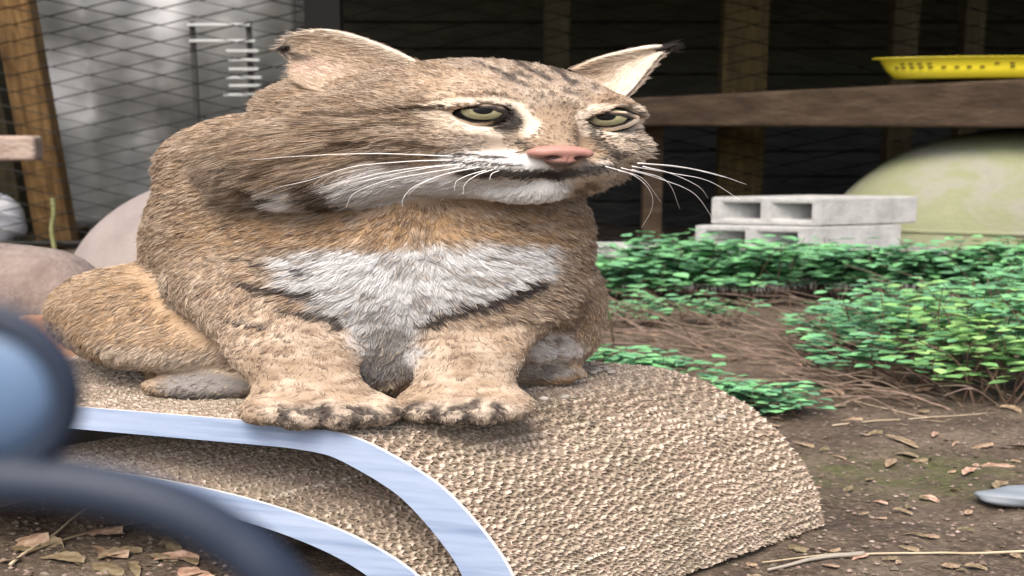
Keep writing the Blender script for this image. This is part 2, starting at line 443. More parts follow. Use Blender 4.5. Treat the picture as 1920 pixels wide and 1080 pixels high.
M_pad = noisy("paver", [(.2, .2, .19), (.28, .28, .27), (.36, .36, .35)], (1, 1, 1), 12, 8, .9, .3, 90)
pd = MB().box((at(1500, 400, YB + .2)[0] * S, YB + .16, (zC - .02) / 2), (1.3, .62, zC + .02)).build("paving_slab", M_pad); bevel(pd, .008)
tag(pd, "grey paving slab under the stacked concrete blocks", "paving slab")
a = at(1110, 466, 3.9); c_ = at(1235, 466, 3.9)
root = empty("concrete_block", wide((a + c_) / 2) * np.array([1, 1, 0]), "small grey concrete block lying in the leaves beside the bobcat's shoulder", "concrete block")
zt = a[2]
bevel(MB().box((wide((a + c_) / 2)[0], 4.02, zt - .018), ((c_[0] - a[0]) * S, .24, .036)).build("top_slab", M_block, root), .004)
for f_ in (.06, .5, .94):
    X0 = (a[0] + (c_[0] - a[0]) * f_) * S; bevel(MB().box((X0, 4.02, (zt - .034) / 2), (.03, .23, zt - .034)).build("web", M_block, root), .003)

# logs, white bag and rope at the far left
M_log = noisy("pale_log", [(.25, .18, .14), (.38, .29, .24), (.46, .37, .31)], (1, 1, 2), 8, 6, .85, .5, 30)
p0 = at(-80, 276, 4.9); p1 = at(74, 280, 4.9)
o = MB().box(wide((p0 + p1) / 2), ((p1[0] - p0[0]) * S, .1, .125)).build("timber_rail", M_log); bevel(o, .018, 3)
tag(o, "short pale timber rail across the end of the fence", "rail")
for X0 in (-60,):
    pass
st = MB().tube([wide(at(-40, 290, 4.98)) * np.array([1, 1, 0]), wide(at(-40, 290, 4.98))], .04, 8).build("rail_stake", M_dark_post); tag(st, "dim stake carrying the pale timber rail", "stake")

def rock(name, c0, size, label, mat, seed, cat="rock", flat=.2):
    bm = bmesh.new(); bmesh.ops.create_icosphere(bm, subdivisions=4, radius=1)
    r2 = np.random.default_rng(seed); ph = r2.uniform(0, 6, (6, 3)); fr = r2.uniform(1, 3.2, (6, 3))
    for v in bm.verts:
        p = np.array(v.co); d = sum(.05 * math.sin(fr[i] @ p * 1.6 + ph[i, 0]) for i in range(6))
        q = np.sign(p) * np.abs(p) ** (1 - flat) * (1 + d)
        v.co = Vector(q * np.array(size))
    me = bpy.data.meshes.new(name); bm.to_mesh(me); bm.free(); me.materials.append(mat)
    me.polygons.foreach_set("use_smooth", [True] * len(me.polygons))
    o = bpy.data.objects.new(name, me); col.objects.link(o); o.location = c0
    return tag(o, label, cat)
M_rock = noisy("brown_rock", [(.14, .105, .085), (.22, .17, .145), (.29, .235, .2)], (1, 1, 1), 9, 8, .9, .6, 30)
g_ = onz(-60, 600)
o = rock("sandstone_rock", wide(at(-70, 560, 1.98)), (.29, .16, .27), "brown sandstone rock with a sloping top at the end of the scratcher", M_rock, 3, 'rock', .42)
o.rotation_euler = (0, .16, .1); o.location.z = .13
o2 = rock("brick_chunk", wide(np.array([at(120, 600, 1.86)[0], 1.86, 0])), (.13, .07, .11), "orange brick chunk between the rock and the bobcat's haunch", noisy("brick", [(.28, .13, .07), (.42, .22, .12), (.5, .36, .24)], (1, 1, 1), 10, 6, .9, .4, 40), 9, "brick", .45)
o2.location.z = .13; o2.scale = (1, 1, 1.25)
bgp = rock("white_bag", wide(at(-5, 410, 5.34)), (.16, .08, .13), "crumpled white plastic bag behind the fence beside the orange post", simple("white_plastic", (.7, .73, .78), .4, .5), 21, "bag", .1)
bgp.location.z = .155
bas = MB().box((wide(at(20, 460, 5.45))[0], 5.6, .035), (.55, .5, .07)).build("pallet_board", M_dark_post); tag(bas, "dark flat board on the ground under the white bag", "board")
rp = MB().tube([wide(q) for q in bez([at(98, 372, 5.05), at(101, 400, 5.04), at(97, 430, 5.05), at(103, 470, 5.05)], 6)], [.012] * 19, 6).build("rope", noisy("rope_fibre", [(.2, .22, .07), (.38, .38, .2)], (1, 1, 4), 20), None, True)
tag(rp, "yellow green rope end hanging on the fence beside the orange post", "rope")

# ------------------------------------------------------------------ cardboard scratcher
Apt = onz(1545, 985); Bpt = onz(1280, 1080)
E3 = (Apt - Bpt) / np.linalg.norm(Apt - Bpt); U3 = np.array([E3[1], -E3[0], 0])
LEN = .40
qq = np.array([0, -.0028, -.0118, -.0246, -.0413, -.0579, -.0828, -.112, -.146, -.18])
zq = np.array([0, .036, .084, .122, .160, .189, .217, .2405, .2490, .25])
def outer_profile():
    P = [(q, z) for q, z in zip(qq, zq)]
    P = [tuple(p) for p in bez([np.array(p) for p in P], 6)]
    P += [(q, .25) for q in np.linspace(-.19, -.47, 30)]
    P += [(-.66 - q, z) for q, z in P[:50][::-1] if q > -.17]
    return np.array(P)
def inner_profile():
    t = np.linspace(0, math.pi, 90)
    return np.stack([-.31 + .25 * np.cos(t), .155 * np.sin(t)], -1)
def resample(P, n):
    d = np.concatenate([[0], np.cumsum(np.linalg.norm(np.diff(P, axis=0), axis=1))])
    s = np.linspace(0, d[-1], n); return np.stack([np.interp(s, d, P[:, i]) for i in range(2)], -1), d[-1]
def normals2(P):
    d = np.gradient(P, axis=0); nrm = np.stack([-d[:, 1], d[:, 0]], -1); nrm /= np.linalg.norm(nrm, axis=1)[:, None]
    if nrm[len(P) // 2, 1] < 0: nrm = -nrm
    return nrm
def to3(q, z, w):
    """profile coordinate, height, distance from the back edge towards the front"""
    return wide(Apt[None] * np.array([1, 1, 0]) + np.outer(q, U3) - np.outer(w, E3) + np.stack([0 * z, 0 * z, z], -1))
M_liner = noisy("cardboard_liner", [(.25, .19, .138), (.33, .26, .198), (.42, .345, .27)], (1, 1, 1), 45, 5, .9, rnd=.14)
M_flute = noisy("cardboard_flute", [(.22, .17, .125), (.42, .34, .265), (.74, .66, .55)], (1, 1, 1), 130, 3, .9, rnd=.16)
M_core = noisy("cardboard_core", [(.24, .18, .125), (.33, .25, .18)], (1, 1, 1), 30, 5, .95)
M_blue = noisy("blue_print_with_sheen", [(.22, .30, .46), (.36, .45, .62), (.46, .55, .72)], (.35, 1, 7), 8, 4, .42, spec=.35, stops=[.3, .5, .72])  # printed blue, with streaks of reflected sheen put into the colour
M_edge = noisy("white_edge", [(.55, .52, .5), (.7, .68, .66)], (1, 1, 1), 40)
def ribbon(P, nrm, woff, depth, th, jit):
    """thin upright strip following the arch; woff = sideways position per sample"""
    n = len(P)
    top = P + nrm * jit[:, None]; bot = P - nrm * depth
    V = np.concatenate([to3(top[:, 0], top[:, 1], woff - th / 2), to3(top[:, 0], top[:, 1], woff + th / 2),
                        to3(bot[:, 0], bot[:, 1], woff - th / 2), to3(bot[:, 0], bot[:, 1], woff + th / 2)])
    i = np.arange(n - 1)
    Fs = np.concatenate([np.stack([i, i + 1, i + 1 + n, i + n], -1), np.stack([i, i + 2 * n, i + 1 + 2 * n, i + 1], -1), np.stack([i + n, i + n + 1, i + 1 + 3 * n, i + 3 * n], -1)])
    return V, Fs
def arch(root, Pf, ncl, thick, length, w0, dens):
    n = dens; P, plen = resample(Pf, n); nrm = normals2(P)
    pitch = length / ncl
    # solid core under the corrugation
    dep = .0075
    Pc = P - nrm * dep; Pi = P - nrm * thick
    Pc[:, 1] = np.maximum(Pc[:, 1], .001); Pi[:, 1] = np.maximum(Pi[:, 1], .0)
    V = np.concatenate([to3(Pc[:, 0], Pc[:, 1], np.full(n, w0 + .001)), to3(Pc[:, 0], Pc[:, 1], np.full(n, w0 + length - .001)),
                        to3(Pi[:, 0], Pi[:, 1], np.full(n, w0 + .001)), to3(Pi[:, 0], Pi[:, 1], np.full(n, w0 + length - .001))])
    i = np.arange(n - 1)
    Fs = np.concatenate([np.stack([i, i + 1, i + 1 + n, i + n], -1), np.stack([i + 2 * n, i + 3 * n, i + 1 + 3 * n, i + 1 + 2 * n], -1),
                         np.stack([i, i + 2 * n, i + 1 + 2 * n, i + 1], -1), np.stack([i + n, i + 1 + n, i + 1 + 3 * n, i + 3 * n], -1)])
    mesh("core", V, Fs, M_core, root, True)
    s = np.linspace(0, plen, n)
    eu = wide(-E3)
    variants_l = []; variants_f = []; NV = 22
    for v in range(NV):
        jit = .0016 * (rng.random(n) - .45) + .001 * np.sin(s * 130 + v * 2)
        variants_l.append(ribbon(P, nrm, np.zeros(n), dep + .001, .00085, jit - .0006))
        per = .0105 * rng.uniform(.82, 1.2)
        ph = rng.uniform(0, 6.28)
        wv = (pitch * .5 - .0004) * np.sin(2 * math.pi * s / per + ph + 1.3 * np.sin(s * 31 + v * 1.7) + .7 * np.sin(s * 97 + v * 2.9))
        jit = .0034 * (rng.random(n) - .35)
        variants_f.append(ribbon(P, nrm, pitch / 2 + wv, dep + .001, .0011, jit))
    ml = [None] * NV; mf = [None] * NV
    for kx in range(ncl + 1):
        for (vr, cache, nm, mt) in ((variants_l, ml, "cardboard_sheet", M_liner), (variants_f, mf, "cardboard_flute", M_flute)):
            if nm == "cardboard_flute" and kx == ncl: continue
            j = int(rng.integers(NV))
            off = Vector(eu * (w0 + kx * pitch))
            if cache[j] is None:
                o = mesh(nm, vr[j][0], vr[j][1], mt); cache[j] = o.data
            else:
                o = bpy.data.objects.new(nm, cache[j]); col.objects.link(o)
            o.location = off; put(o, root)
def front_panel(root, Pf, thick, w, name="printed_panel"):
    P, L_ = resample(Pf, 240); nrm = normals2(P)
    Pi = P - nrm * thick; Pi[:, 1] = np.maximum(Pi[:, 1], 0); P = P.copy(); P += nrm * .0015; P[:, 1] = np.maximum(P[:, 1], 0)
    n = len(P); t = .003
    V = np.concatenate([to3(P[:, 0], P[:, 1], np.full(n, w)), to3(P[:, 0], P[:, 1], np.full(n, w + t)), to3(Pi[:, 0], Pi[:, 1], np.full(n, w)), to3(Pi[:, 0], Pi[:, 1], np.full(n, w + t))])
    i = np.arange(n - 1)
    o = mesh(name, V, np.concatenate([np.stack([i + n, i + 1 + n, i + 1 + 3 * n, i + 3 * n], -1), np.stack([i, i + 2 * n, i + 1 + 2 * n, i + 1], -1)]), M_blue, root)
    e = mesh("panel_edge", V, np.concatenate([np.stack([i, i + 1, i + 1 + n, i + n], -1), np.stack([i + 2 * n, i + 3 * n, i + 1 + 3 * n, i + 1 + 2 * n], -1)]), M_edge, None)
    put(e, o)
cs = wide(Apt - .2 * E3 - .31 * U3)
scr = empty("cat_scratcher", (cs[0], cs[1], 0), "wide arched cardboard cat scratcher with a pale blue front, under the bobcat", "cat scratcher")
arch(scr, outer_profile(), 62, .030, LEN - .006, 0, 1100)
front_panel(scr, outer_profile(), .031, LEN - .0045)
scr2 = empty("cat_scratcher", (cs[0], cs[1], 0), "smaller arched cardboard cat scratcher nested inside the wide one", "cat scratcher")
arch(scr2, inner_profile(), 62, .030, LEN - .02, .006, 700)
front_panel(scr2, inner_profile(), .031, LEN - .012)

# ------------------------------------------------------------------ bobcat
def ell(p, c_, r, R=None):
    d = p - c_
    if R is not None: d = d @ R.T
    r = np.asarray(r, float)
    k0 = np.linalg.norm(d / r, axis=-1); k1 = np.linalg.norm(d / (r * r), axis=-1) + 1e-9
    return k0 * (k0 - 1) / k1
def cap(p, a, b_, r1, r2):
    pa = p - a; ba = b_ - a
    h = np.clip((pa @ ba) / (ba @ ba), 0, 1)
    return np.linalg.norm(pa - h[..., None] * ba, axis=-1) - (r1 + (r2 - r1) * h)
def smin(a, b_, k_):
    h = np.clip(.5 + .5 * (b_ - a) / k_, 0, 1)
    return b_ * (1 - h) + a * h - k_ * h * (1 - h)
def sstep(a, b_, x): t = np.clip((x - a) / (b_ - a), 0, 1); return t * t * (3 - 2 * t)
def seg_dist(px, py, pts):
    """distance to a polyline, sideways distances counted at their unwidened length"""
    d = np.full(px.shape, 1e9)
    for (x0, y0), (x1, y1) in zip(pts[:-1], pts[1:]):
        ax_, ay = (px - x0) / S, py - y0; bx, by = (x1 - x0) / S, y1 - y0
        h = np.clip((ax_ * bx + ay * by) / (bx * bx + by * by + 1e-9), 0, 1)
        d = np.minimum(d, np.hypot(ax_ - h * bx, ay - h * by))
    return d
def blob(px, py, cx, cy, rx, ry): return np.hypot((px - cx) / rx, (py - cy) / ry)
def poly_in(px, py, pts):
    ins = np.zeros(px.shape, bool); n = len(pts)
    for i in range(n):
        x0, y0 = pts[i]; x1, y1 = pts[(i + 1) % n]
        c_ = ((y0 > py) != (y1 > py)) & (px < (x1 - x0) * (py - y0) / (y1 - y0 + 1e-9) + x0); ins ^= c_
    d = seg_dist(px, py, pts + [pts[0]])
    return np.where(ins, -d, d)
# head frame
YAW, ROLL = math.radians(25), .055
Hc = at(905, 240, 1.37)
hF = np.array([math.sin(YAW), -math.cos(YAW), -.04]); hF /= np.linalg.norm(hF)
hR = np.array([math.cos(YAW), math.sin(YAW), -ROLL]); hR -= hF * (hR @ hF); hR /= np.linalg.norm(hR)
hU = np.cross(hF, hR) * -1; hU = hU if hU[2] > 0 else -hU; HM = np.stack([hR, hF, hU])
def hp(r, f, z): return Hc + r * hR + f * hF + z * hU
EYE_R = .0175
def on_axis(px, py, f):
    """point on the pixel ray lying in the head plane 'f' in front of the head's centre"""
    d = ray(px, py); o = np.array([0, 0, HC]); t = ((Hc + f * hF - o) @ hF) / (d @ hF); return o + d * t
eyeL = on_axis(897, 214, .064); eyeR = on_axis(1140, 224, .064)
noseP = on_axis(1060, 291, .119)
# primitives: (group, function, centre, reach, blend)
PR = []
def E_(g, c_, r, k_=.02, R=None): PR.append((g, 'e', np.array(c_), np.array(r, float), R, k_))
def C_(g, a, b_, r1, r2, k_=.02): PR.append((g, 'c', np.array(a), np.array(b_), (r1, r2), k_))
HEAD, TORSO, LEGL, LEGR, HAL, HAR = range(6)
RH = HM
def hE(r, f, z, rad, k_=.015): E_(HEAD, hp(r, f, z), rad, k_, RH)
hE(0, -.012, .016, (.090, .088, .078), .02)
for s_ in (-1, 1):
    if s_ < 0: hE(-.070, -.02, -.030, (.052, .062, .066), .03)       # cheeks
    else: hE(.056, -.02, -.026, (.045, .062, .062), .03)
    hE(s_ * .040, .050, .026, (.034, .032, .028), .02)        # brow
    hE(s_ * .046, .048, -.022, (.038, .034, .032), .02)       # cheekbone
    hE(s_ * .021, .082, -.050, (.026, .026, .021), .012)      # whisker pad
    hE(s_ * .040, .036, -.060, (.030, .033, .028), .02)
hE(-.108, -.045, -.058, (.045, .05, .052), .035)              # near-side ruff
hE(-.085, -.010, -.074, (.045, .045, .035), .03)
hE(.060, -.03, -.050, (.032, .05, .046), .03)                  # far-side ruff
hE(0, .038, -.064, (.045, .042, .030), .02)
hE(0, .070, -.080, (.025, .023, .017), .012)                  # chin
C_(HEAD, hp(0, .050, .036), hp(0, .094, -.026), .024, .017, .015)
E_(HEAD, at(640, 212, 1.43), (.056, .06, .056), .035)
hE(0, .097, -.036, (.017, .012, .013), .008)
# torso
E_(TORSO, at(720, 545, 1.43), (.118, .13, .150), .03)
E_(TORSO, at(700, 430, 1.47), (.125, .12, .105), .04)
E_(TORSO, at(600, 400, 1.52), (.098, .11, .120), .05)         # shoulders behind the head
E_(TORSO, at(560, 300, 1.50), (.088, .08, .075), .05)         # nape
E_(TORSO, at(860, 400, 1.42), (.076, .09, .080), .04)
E_(TORSO, at(880, 510, 1.41), (.068, .10, .105), .04)
E_(TORSO, at(520, 500, 1.50), (.074, .11, .130), .05)
E_(TORSO, at(700, 560, 1.60), (.135, .15, .160), .05)
E_(TORSO, at(720, 640, 1.50), (.13, .17, .080), .04)
E_(TORSO, at(500, 480, 1.58), (.068, .12, .120), .05)
# front legs
C_(LEGL, at(470, 535, 1.385), at(548, 660, 1.300), .054, .034, .03)
C_(LEGL, at(548, 660, 1.300), at(585, 738, 1.268), .034, .031, .02)
E_(LEGL, at(600, 762, 1.256), (.045, .040, .024), .016)
for i, x in enumerate((500, 565, 640, 700)):
    y = (770, 781, 780, 772)[i]
    E_(LEGL, at(x, y, 1.214 + (.012 if i in (0, 3) else 0)), (.0158, .028, .0185), .0018)
C_(LEGR, at(940, 535, 1.400), at(880, 660, 1.315), .048, .029, .03)
C_(LEGR, at(880, 660, 1.315), at(868, 735, 1.290), .029, .030, .02)
E_(LEGR, at(872, 757, 1.282), (.041, .040, .022), .016)
for i, x in enumerate((795, 848, 906, 955)):
    y = (768, 774, 773, 764)[i]
    E_(LEGR, at(x, y, 1.242 + (.012 if i in (0, 3) else 0)), (.0142, .028, .0170), .0018)
# hind legs
E_(HAL, at(285, 585, 1.50), (.060, .12, .078), .03)
E_(HAL, at(205, 585, 1.55), (.034, .09, .062), .03)
E_(HAL, at(350, 640, 1.43), (.062, .08, .045), .03)
C_(HAL, at(330, 716, 1.44), at(420, 722, 1.375), .020, .021, .02)
E_(HAL, at(385, 724, 1.372), (.040, .035, .0185), .012)
E_(HAR, at(1025, 562, 1.50), (.038, .11, .085), .03)
E_(HAR, at(975, 640, 1.48), (.045, .08, .045), .03)
C_(HAR, at(965, 690, 1.47), at(1034, 698, 1.435), .022, .021, .012)

GO = np.array([-.40, 1.14, .235]); GE = np.array([.16, 1.82, .80]); GH = .0042
dims = np.ceil((GE - GO) / GH).astype(int) + 1
def field(P, only=None):
    """list of per-group distances at the points P"""
    out = []
    for g in range(6):
        D = None
        for pr in PR:
            if pr[0] != g: continue
            d = ell(P, pr[2], pr[3], pr[4]) if pr[1] == 'e' else cap(P, pr[2], pr[3], *pr[4])
            D = d if D is None else smin(D, d, pr[5])
        out.append(D)
    return out
def field_grid():
    ax = [GO[i] + GH * np.arange(dims[i]) for i in range(3)]
    out = []
    for g in range(6):
        D = np.full(dims, .2, np.float32)
        for pr in PR:
            if pr[0] != g: continue
            if pr[1] == 'e': lo = pr[2] - pr[3].max() - .05; hi = pr[2] + pr[3].max() + .05
            else:
                r = max(pr[4]) + .05; lo = np.minimum(pr[2], pr[3]) - r; hi = np.maximum(pr[2], pr[3]) + r
            i0 = np.clip(((lo - GO) / GH).astype(int), 0, dims - 1); i1 = np.clip(((hi - GO) / GH).astype(int) + 1, 1, dims)
            sl = tuple(slice(a, b_) for a, b_ in zip(i0, i1))
            g3 = np.stack(np.meshgrid(*[ax[i][sl[i]] for i in range(3)], indexing='ij'), -1)
            d = ell(g3, pr[2], pr[3], pr[4]) if pr[1] == 'e' else cap(g3, pr[2], pr[3], *pr[4])
            D[sl] = smin(D[sl], d, pr[5])
        out.append(D)
    return out
BLEND = {LEGL: .022, LEGR: .022, HAL: .014, HAR: .014, HEAD: .010}
def combine(L):
    D = L[TORSO]
    D = smin(smin(L[TORSO], L[LEGL], .022), smin(L[TORSO], L[LEGR], .022), .003)
    for g in (HAL, HAR, HEAD): D = smin(D, L[g], BLEND[g])
    return D
D = combine(field_grid())
ax = [GO[i] + GH * np.arange(dims[i]) for i in range(3)]
G3 = np.stack(np.meshgrid(*ax, indexing='ij'), -1)
# eye sockets, and a flat sole on the cardboard
for e_ in (eyeL, eyeR):
    D = np.maximum(D, -(np.linalg.norm(G3 - (e_ + hF * .004), axis=-1) - (EYE_R + .0005)))
OPEN = [[(845, 211), (864, 206), (890, 203), (920, 204), (942, 212), (934, 221), (912, 228), (887, 228), (864, 221)],
        [(1103, 227), (1116, 219), (1140, 216), (1166, 217), (1183, 224), (1168, 232), (1147, 237), (1122, 237), (1109, 233)]]
for ei, e_ in enumerate((eyeL, eyeR)):
    i0 = np.clip(((e_ - .06 - GO) / GH).astype(int), 0, dims - 1); i1 = np.clip(((e_ + .06 - GO) / GH).astype(int), 1, dims)
    sl_ = tuple(slice(a, b_) for a, b_ in zip(i0, i1)); Gs = G3[sl_]; pf = Gs.reshape(-1, 3)
    qx, qy = project(pf); dpx = (poly_in(qx, qy, OPEN[ei]) - 2.2) * .0007
    dpx = np.maximum(dpx, -((pf - e_) @ hF + .006)).reshape(Gs.shape[:3])
    D[sl_] = np.maximum(D[sl_], -dpx)
D = np.maximum(D, .249 - G3[..., 2])
def surface_nets(D, o, h):
    ins = D < 0
    nx, ny, nz = D.shape
    acc = np.zeros((nx - 1, ny - 1, nz - 1, 3), np.float32); cnt = np.zeros((nx - 1, ny - 1, nz - 1), np.float32)
    def sl(a, n): return slice(a, n - 1 + a)
    for axis in range(3):
        for b0 in (0, 1):
            for b1 in (0, 1):
                offs = [0, 0, 0]; oth = [i for i in range(3) if i != axis]
                offs[oth[0]] = b0; offs[oth[1]] = b1
                A0 = tuple(sl(offs[i], D.shape[i]) for i in range(3))
                offs2 = list(offs); offs2[axis] = 1
                A1 = tuple(sl(offs2[i], D.shape[i]) for i in range(3))
                d0, d1 = D[A0], D[A1]; m = ins[A0] != ins[A1]
                t = np.where(m, d0 / np.where(m, d0 - d1, 1), 0)
                for i in range(3):
                    acc[..., i] += np.where(m, (offs[i] if i != axis else t), 0)
                cnt += m
    act = cnt > 0
    vid = np.full(act.shape, -1, int); vid[act] = np.arange(act.sum())
    ijk = np.argwhere(act); V = o + h * (ijk + acc[act] / cnt[act][:, None])
    Fs = []
    for axis in range(3):
        oth = [(axis + 1) % 3, (axis + 2) % 3]
        lo = [slice(1, n - 1) for n in D.shape]; lo[axis] = slice(0, D.shape[axis] - 1)
        hi = list(lo); hi[axis] = slice(1, D.shape[axis])
        a = ins[tuple(lo)]; b_ = ins[tuple(hi)]
        for flag, m in ((0, a & ~b_), (1, ~a & b_)):
            q = np.argwhere(m)
            for i in range(3):
                if i != axis: q[:, i] += 1
            def cell(d0, d1):
                c_ = q.copy(); c_[:, oth[0]] -= d0; c_[:, oth[1]] -= d1; return vid[c_[:, 0], c_[:, 1], c_[:, 2]]
            quad = np.stack([cell(1, 1), cell(0, 1), cell(0, 0), cell(1, 0)], -1)
            Fs.append(quad[:, ::-1] if flag else quad)
    return V, np.concatenate(Fs)
BV, BF = surface_nets(D, GO, GH)
# relax a little
nb = np.concatenate([BF[:, [0, 1]], BF[:, [1, 2]], BF[:, [2, 3]], BF[:, [3, 0]]])
for _ in range(3):
    s_ = np.zeros_like(BV); c_ = np.zeros(len(BV))
    np.add.at(s_, nb[:, 0], BV[nb[:, 1]]); np.add.at(c_, nb[:, 0], 1)
    np.add.at(s_, nb[:, 1], BV[nb[:, 0]]); np.add.at(c_, nb[:, 1], 1)
    BV = .5 * BV + .5 * s_ / np.maximum(c_, 1)[:, None]
BV[:, 2] = np.maximum(BV[:, 2], .2505)

# ---- coat pattern -------------------------------------------------
TAN = np.array([.37, .265, .175]); PALE = np.array([.62, .51, .40]); GREY = np.array([.33, .27, .215])
RUF = np.array([.44, .275, .135]); WHITE = np.array([.80, .79, .77]); CREAM = np.array([.68, .58, .47])
DARK = np.array([.05, .04, .035]); BROWN = np.array([.17, .11, .07]); GREYW = np.array([.58, .57, .56]); SLATE = np.array([.22, .21, .205])
def coat(P, grp):
    """base colour of the coat at unwidened points; grp: body group of each point"""
    px, py = project(P)
    jx = 9 * (vnoise(P[:, 0] * 160, P[:, 2] * 160, 5) - .5) * S; jy = 9 * (vnoise(P[:, 0] * 160 + 50, P[:, 2] * 160, 6) - .5)
    js = np.where(grp == HEAD, .3, .75); x, y = px + jx * js, py + jy * js
    C = np.tile(TAN, (len(P), 1))
    head = grp == HEAD; leg = (grp == LEGL) | (grp == LEGR); hau = (grp == HAL) | (grp == HAR); tor = grp == TORSO
    def mixin(m, c_, sel=None):
        m = np.clip(m, 0, 1)
        if sel is not None: m = m * sel
        C[:] = C * (1 - m[:, None]) + c_ * m[:, None]
    big = vnoise(P[:, 0] * 26, P[:, 2] * 22, 8); med = vnoise(P[:, 0] * 70, P[:, 2] * 70 + P[:, 1] * 30, 9)
    mixin(np.where(head, .2, .5) * sstep(.45, .8, med), PALE); mixin(.35 * sstep(.5, .85, big), GREY)
    # torso: russet back of the shoulder and neck band
    mixin(.75 * (1 - sstep(12, 60, seg_dist(x, y, [(430, 425), (600, 430), (800, 420), (1080, 425)]))), RUF, tor)
    mixin(.45 * (1 - sstep(20, 90, seg_dist(x, y, [(330, 300), (300, 430), (330, 560)]))), np.array([.30, .21, .13]), tor)
    mixin(.5 * sstep(480, 620, px) * (1 - sstep(150, 330, py)), GREY, tor * 0)
    # haunches
    mixin(np.full(len(P), .55), np.array([.40, .265, .145]), hau)
    mixin(.8 * (1 - sstep(0, 26, np.abs(y - (672 + .06 * (x - 320))) - 8)) * (x > 190) * (x < 460), CREAM, hau)
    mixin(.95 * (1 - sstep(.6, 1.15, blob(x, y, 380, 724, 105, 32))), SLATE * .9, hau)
    mixin(.8 * (1 - sstep(.6, 1.2, blob(x, y, 1025, 648, 75, 28))), WHITE, hau | tor)
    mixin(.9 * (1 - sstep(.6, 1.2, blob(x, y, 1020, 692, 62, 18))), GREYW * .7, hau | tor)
    # white chest
    ch = poly_in(x, y, [(520, 478), (700, 462), (900, 455), (1040, 462), (1020, 512), (930, 556), (850, 580), (795, 612), (775, 700), (700, 705), (655, 625), (600, 585), (540, 530)])
    ch = ch + 16 * (vnoise(P[:, 0] * 60, P[:, 2] * 90, 41) - .5)
    mixin(.95 * (1 - sstep(-13, 12, ch)), WHITE * np.array([.86, .875, .90]), tor | leg)
    gsel = (tor | leg)
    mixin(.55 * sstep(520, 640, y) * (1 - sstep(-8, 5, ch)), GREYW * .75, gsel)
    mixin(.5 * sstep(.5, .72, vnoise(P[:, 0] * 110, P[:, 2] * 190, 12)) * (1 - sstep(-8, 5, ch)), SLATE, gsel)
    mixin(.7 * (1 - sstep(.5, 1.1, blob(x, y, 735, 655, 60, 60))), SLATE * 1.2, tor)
    stripe = lambda pts, w, s_, c_=DARK, sel=None: mixin(s_ * (1 - sstep(w * .4, w * 1.15, seg_dist(x, y, pts))), c_, sel)
    for pts, w in (([(465, 533), (530, 540), (590, 552)], 9), ([(535, 583), (600, 588), (640, 605)], 8), ([(1000, 527), (920, 560), (800, 600)], 9), ([(985, 545), (880, 580)], 4), ([(560, 500), (600, 505)], 4), ([(420, 560), (470, 566)], 3)):
        stripe(pts, w, .85, DARK, gsel)
    # fine ticking in rows on shoulders and legs
    sp = vnoise(P[:, 0] * 120, P[:, 2] * 260, 14)
    mixin(np.where(leg, .25, 0.), GREY, gsel & (ch > 4))
    mixin(.7 * sstep(.6, .78, sp), BROWN, gsel & (ch > 4))
    mixin(.5 * sstep(.62, .85, vnoise(P[:, 0] * 110 + 9, P[:, 2] * 230, 15)), PALE, gsel & (ch > 4))
    # paws
    pw = np.maximum(1 - sstep(.75, 1.1, blob(x, y, 625, 782, 125, 28)), 1 - sstep(.75, 1.1, blob(x, y, 870, 772, 120, 26)))
    mixin(.75 * pw, GREY * 1.15, leg)
    mixin(.9 * pw * sstep(.40, .55, vnoise(P[:, 0] * 230, P[:, 2] * 260, 17)), DARK, leg)
    mixin(.55 * pw * sstep(.55, .7, vnoise(P[:, 0] * 210 + 4, P[:, 2] * 240, 18)), PALE, leg)
    for pts in ([(530, 758), (531, 798)], [(602, 764), (602, 800)], [(670, 762), (671, 798)], [(735, 765), (748, 775)], [(760, 768), (790, 756)], [(821, 760), (821, 790)], [(877, 760), (877, 790)], [(931, 756), (932, 785)]): stripe(pts, 4.5, .9, DARK, leg)  # crease shade between toes and paws, drawn into the coat colour
    for pts, w in (([(455, 531), (530, 540), (590, 552)], 8), ([(530, 582), (600, 588), (640, 605)], 7), ([(1000, 527), (920, 558), (800, 600)], 8), ([(440, 480), (520, 492)], 4), ([(430, 600), (500, 612)], 4), ([(960, 590), (900, 610)], 4)):
        stripe(pts, w, .9, DARK * 1.2, gsel)
    # ---- head
    h = head
    mixin(.15 * sstep(.4, .7, med), PALE, h)
    st = vnoise(P[:, 0] * 150 + P[:, 2] * 60, P[:, 2] * 330, 21)
    mixin(.6 * sstep(.62, .82, st) * (px < 860) * (py > 190), BROWN, h)
    mixin(.4 * sstep(.6, .85, vnoise(P[:, 0] * 140, P[:, 2] * 300, 22)) * (px < 900), PALE, h)
    # forehead streaks
    fh = poly_in(x, y, [(840, 112), (1110, 112), (1130, 165), (1070, 215), (1010, 200), (960, 160)])
    mixin(.55 * (1 - sstep(-6, 10, fh)), GREY, h)
    mixin(.8 * (1 - sstep(-6, 6, fh)) * sstep(.55, .68, vnoise((x / S - .35 * y) / 4.5, (y + .3 * x / S) / 10, 23)), DARK * 1.5, h)
    mixin(.5 * (1 - sstep(-6, 6, fh)) * sstep(.6, .75, vnoise((x / S - .35 * y) / 4, (y + .3 * x / S) / 9, 33)), PALE, h)
    mixin(.5 * sstep(.6, .75, vnoise(x / S / 4, y / 5, 34)) * (px > 760), BROWN, h)
    for pts, w, c_ in (([(925, 176), (962, 190)], 6, BROWN * .6), ([(1120, 200), (1150, 186)], 4, BROWN * .7), ([(1140, 204), (1185, 196)], 3, BROWN), ([(870, 178), (915, 184)], 4, BROWN),
                       ([(930, 130), (985, 160)], 4, DARK), ([(975, 120), (1030, 150)], 4, DARK), ([(1040, 125), (1075, 160)], 4, DARK)):
        stripe(pts, w, .85, c_, h)
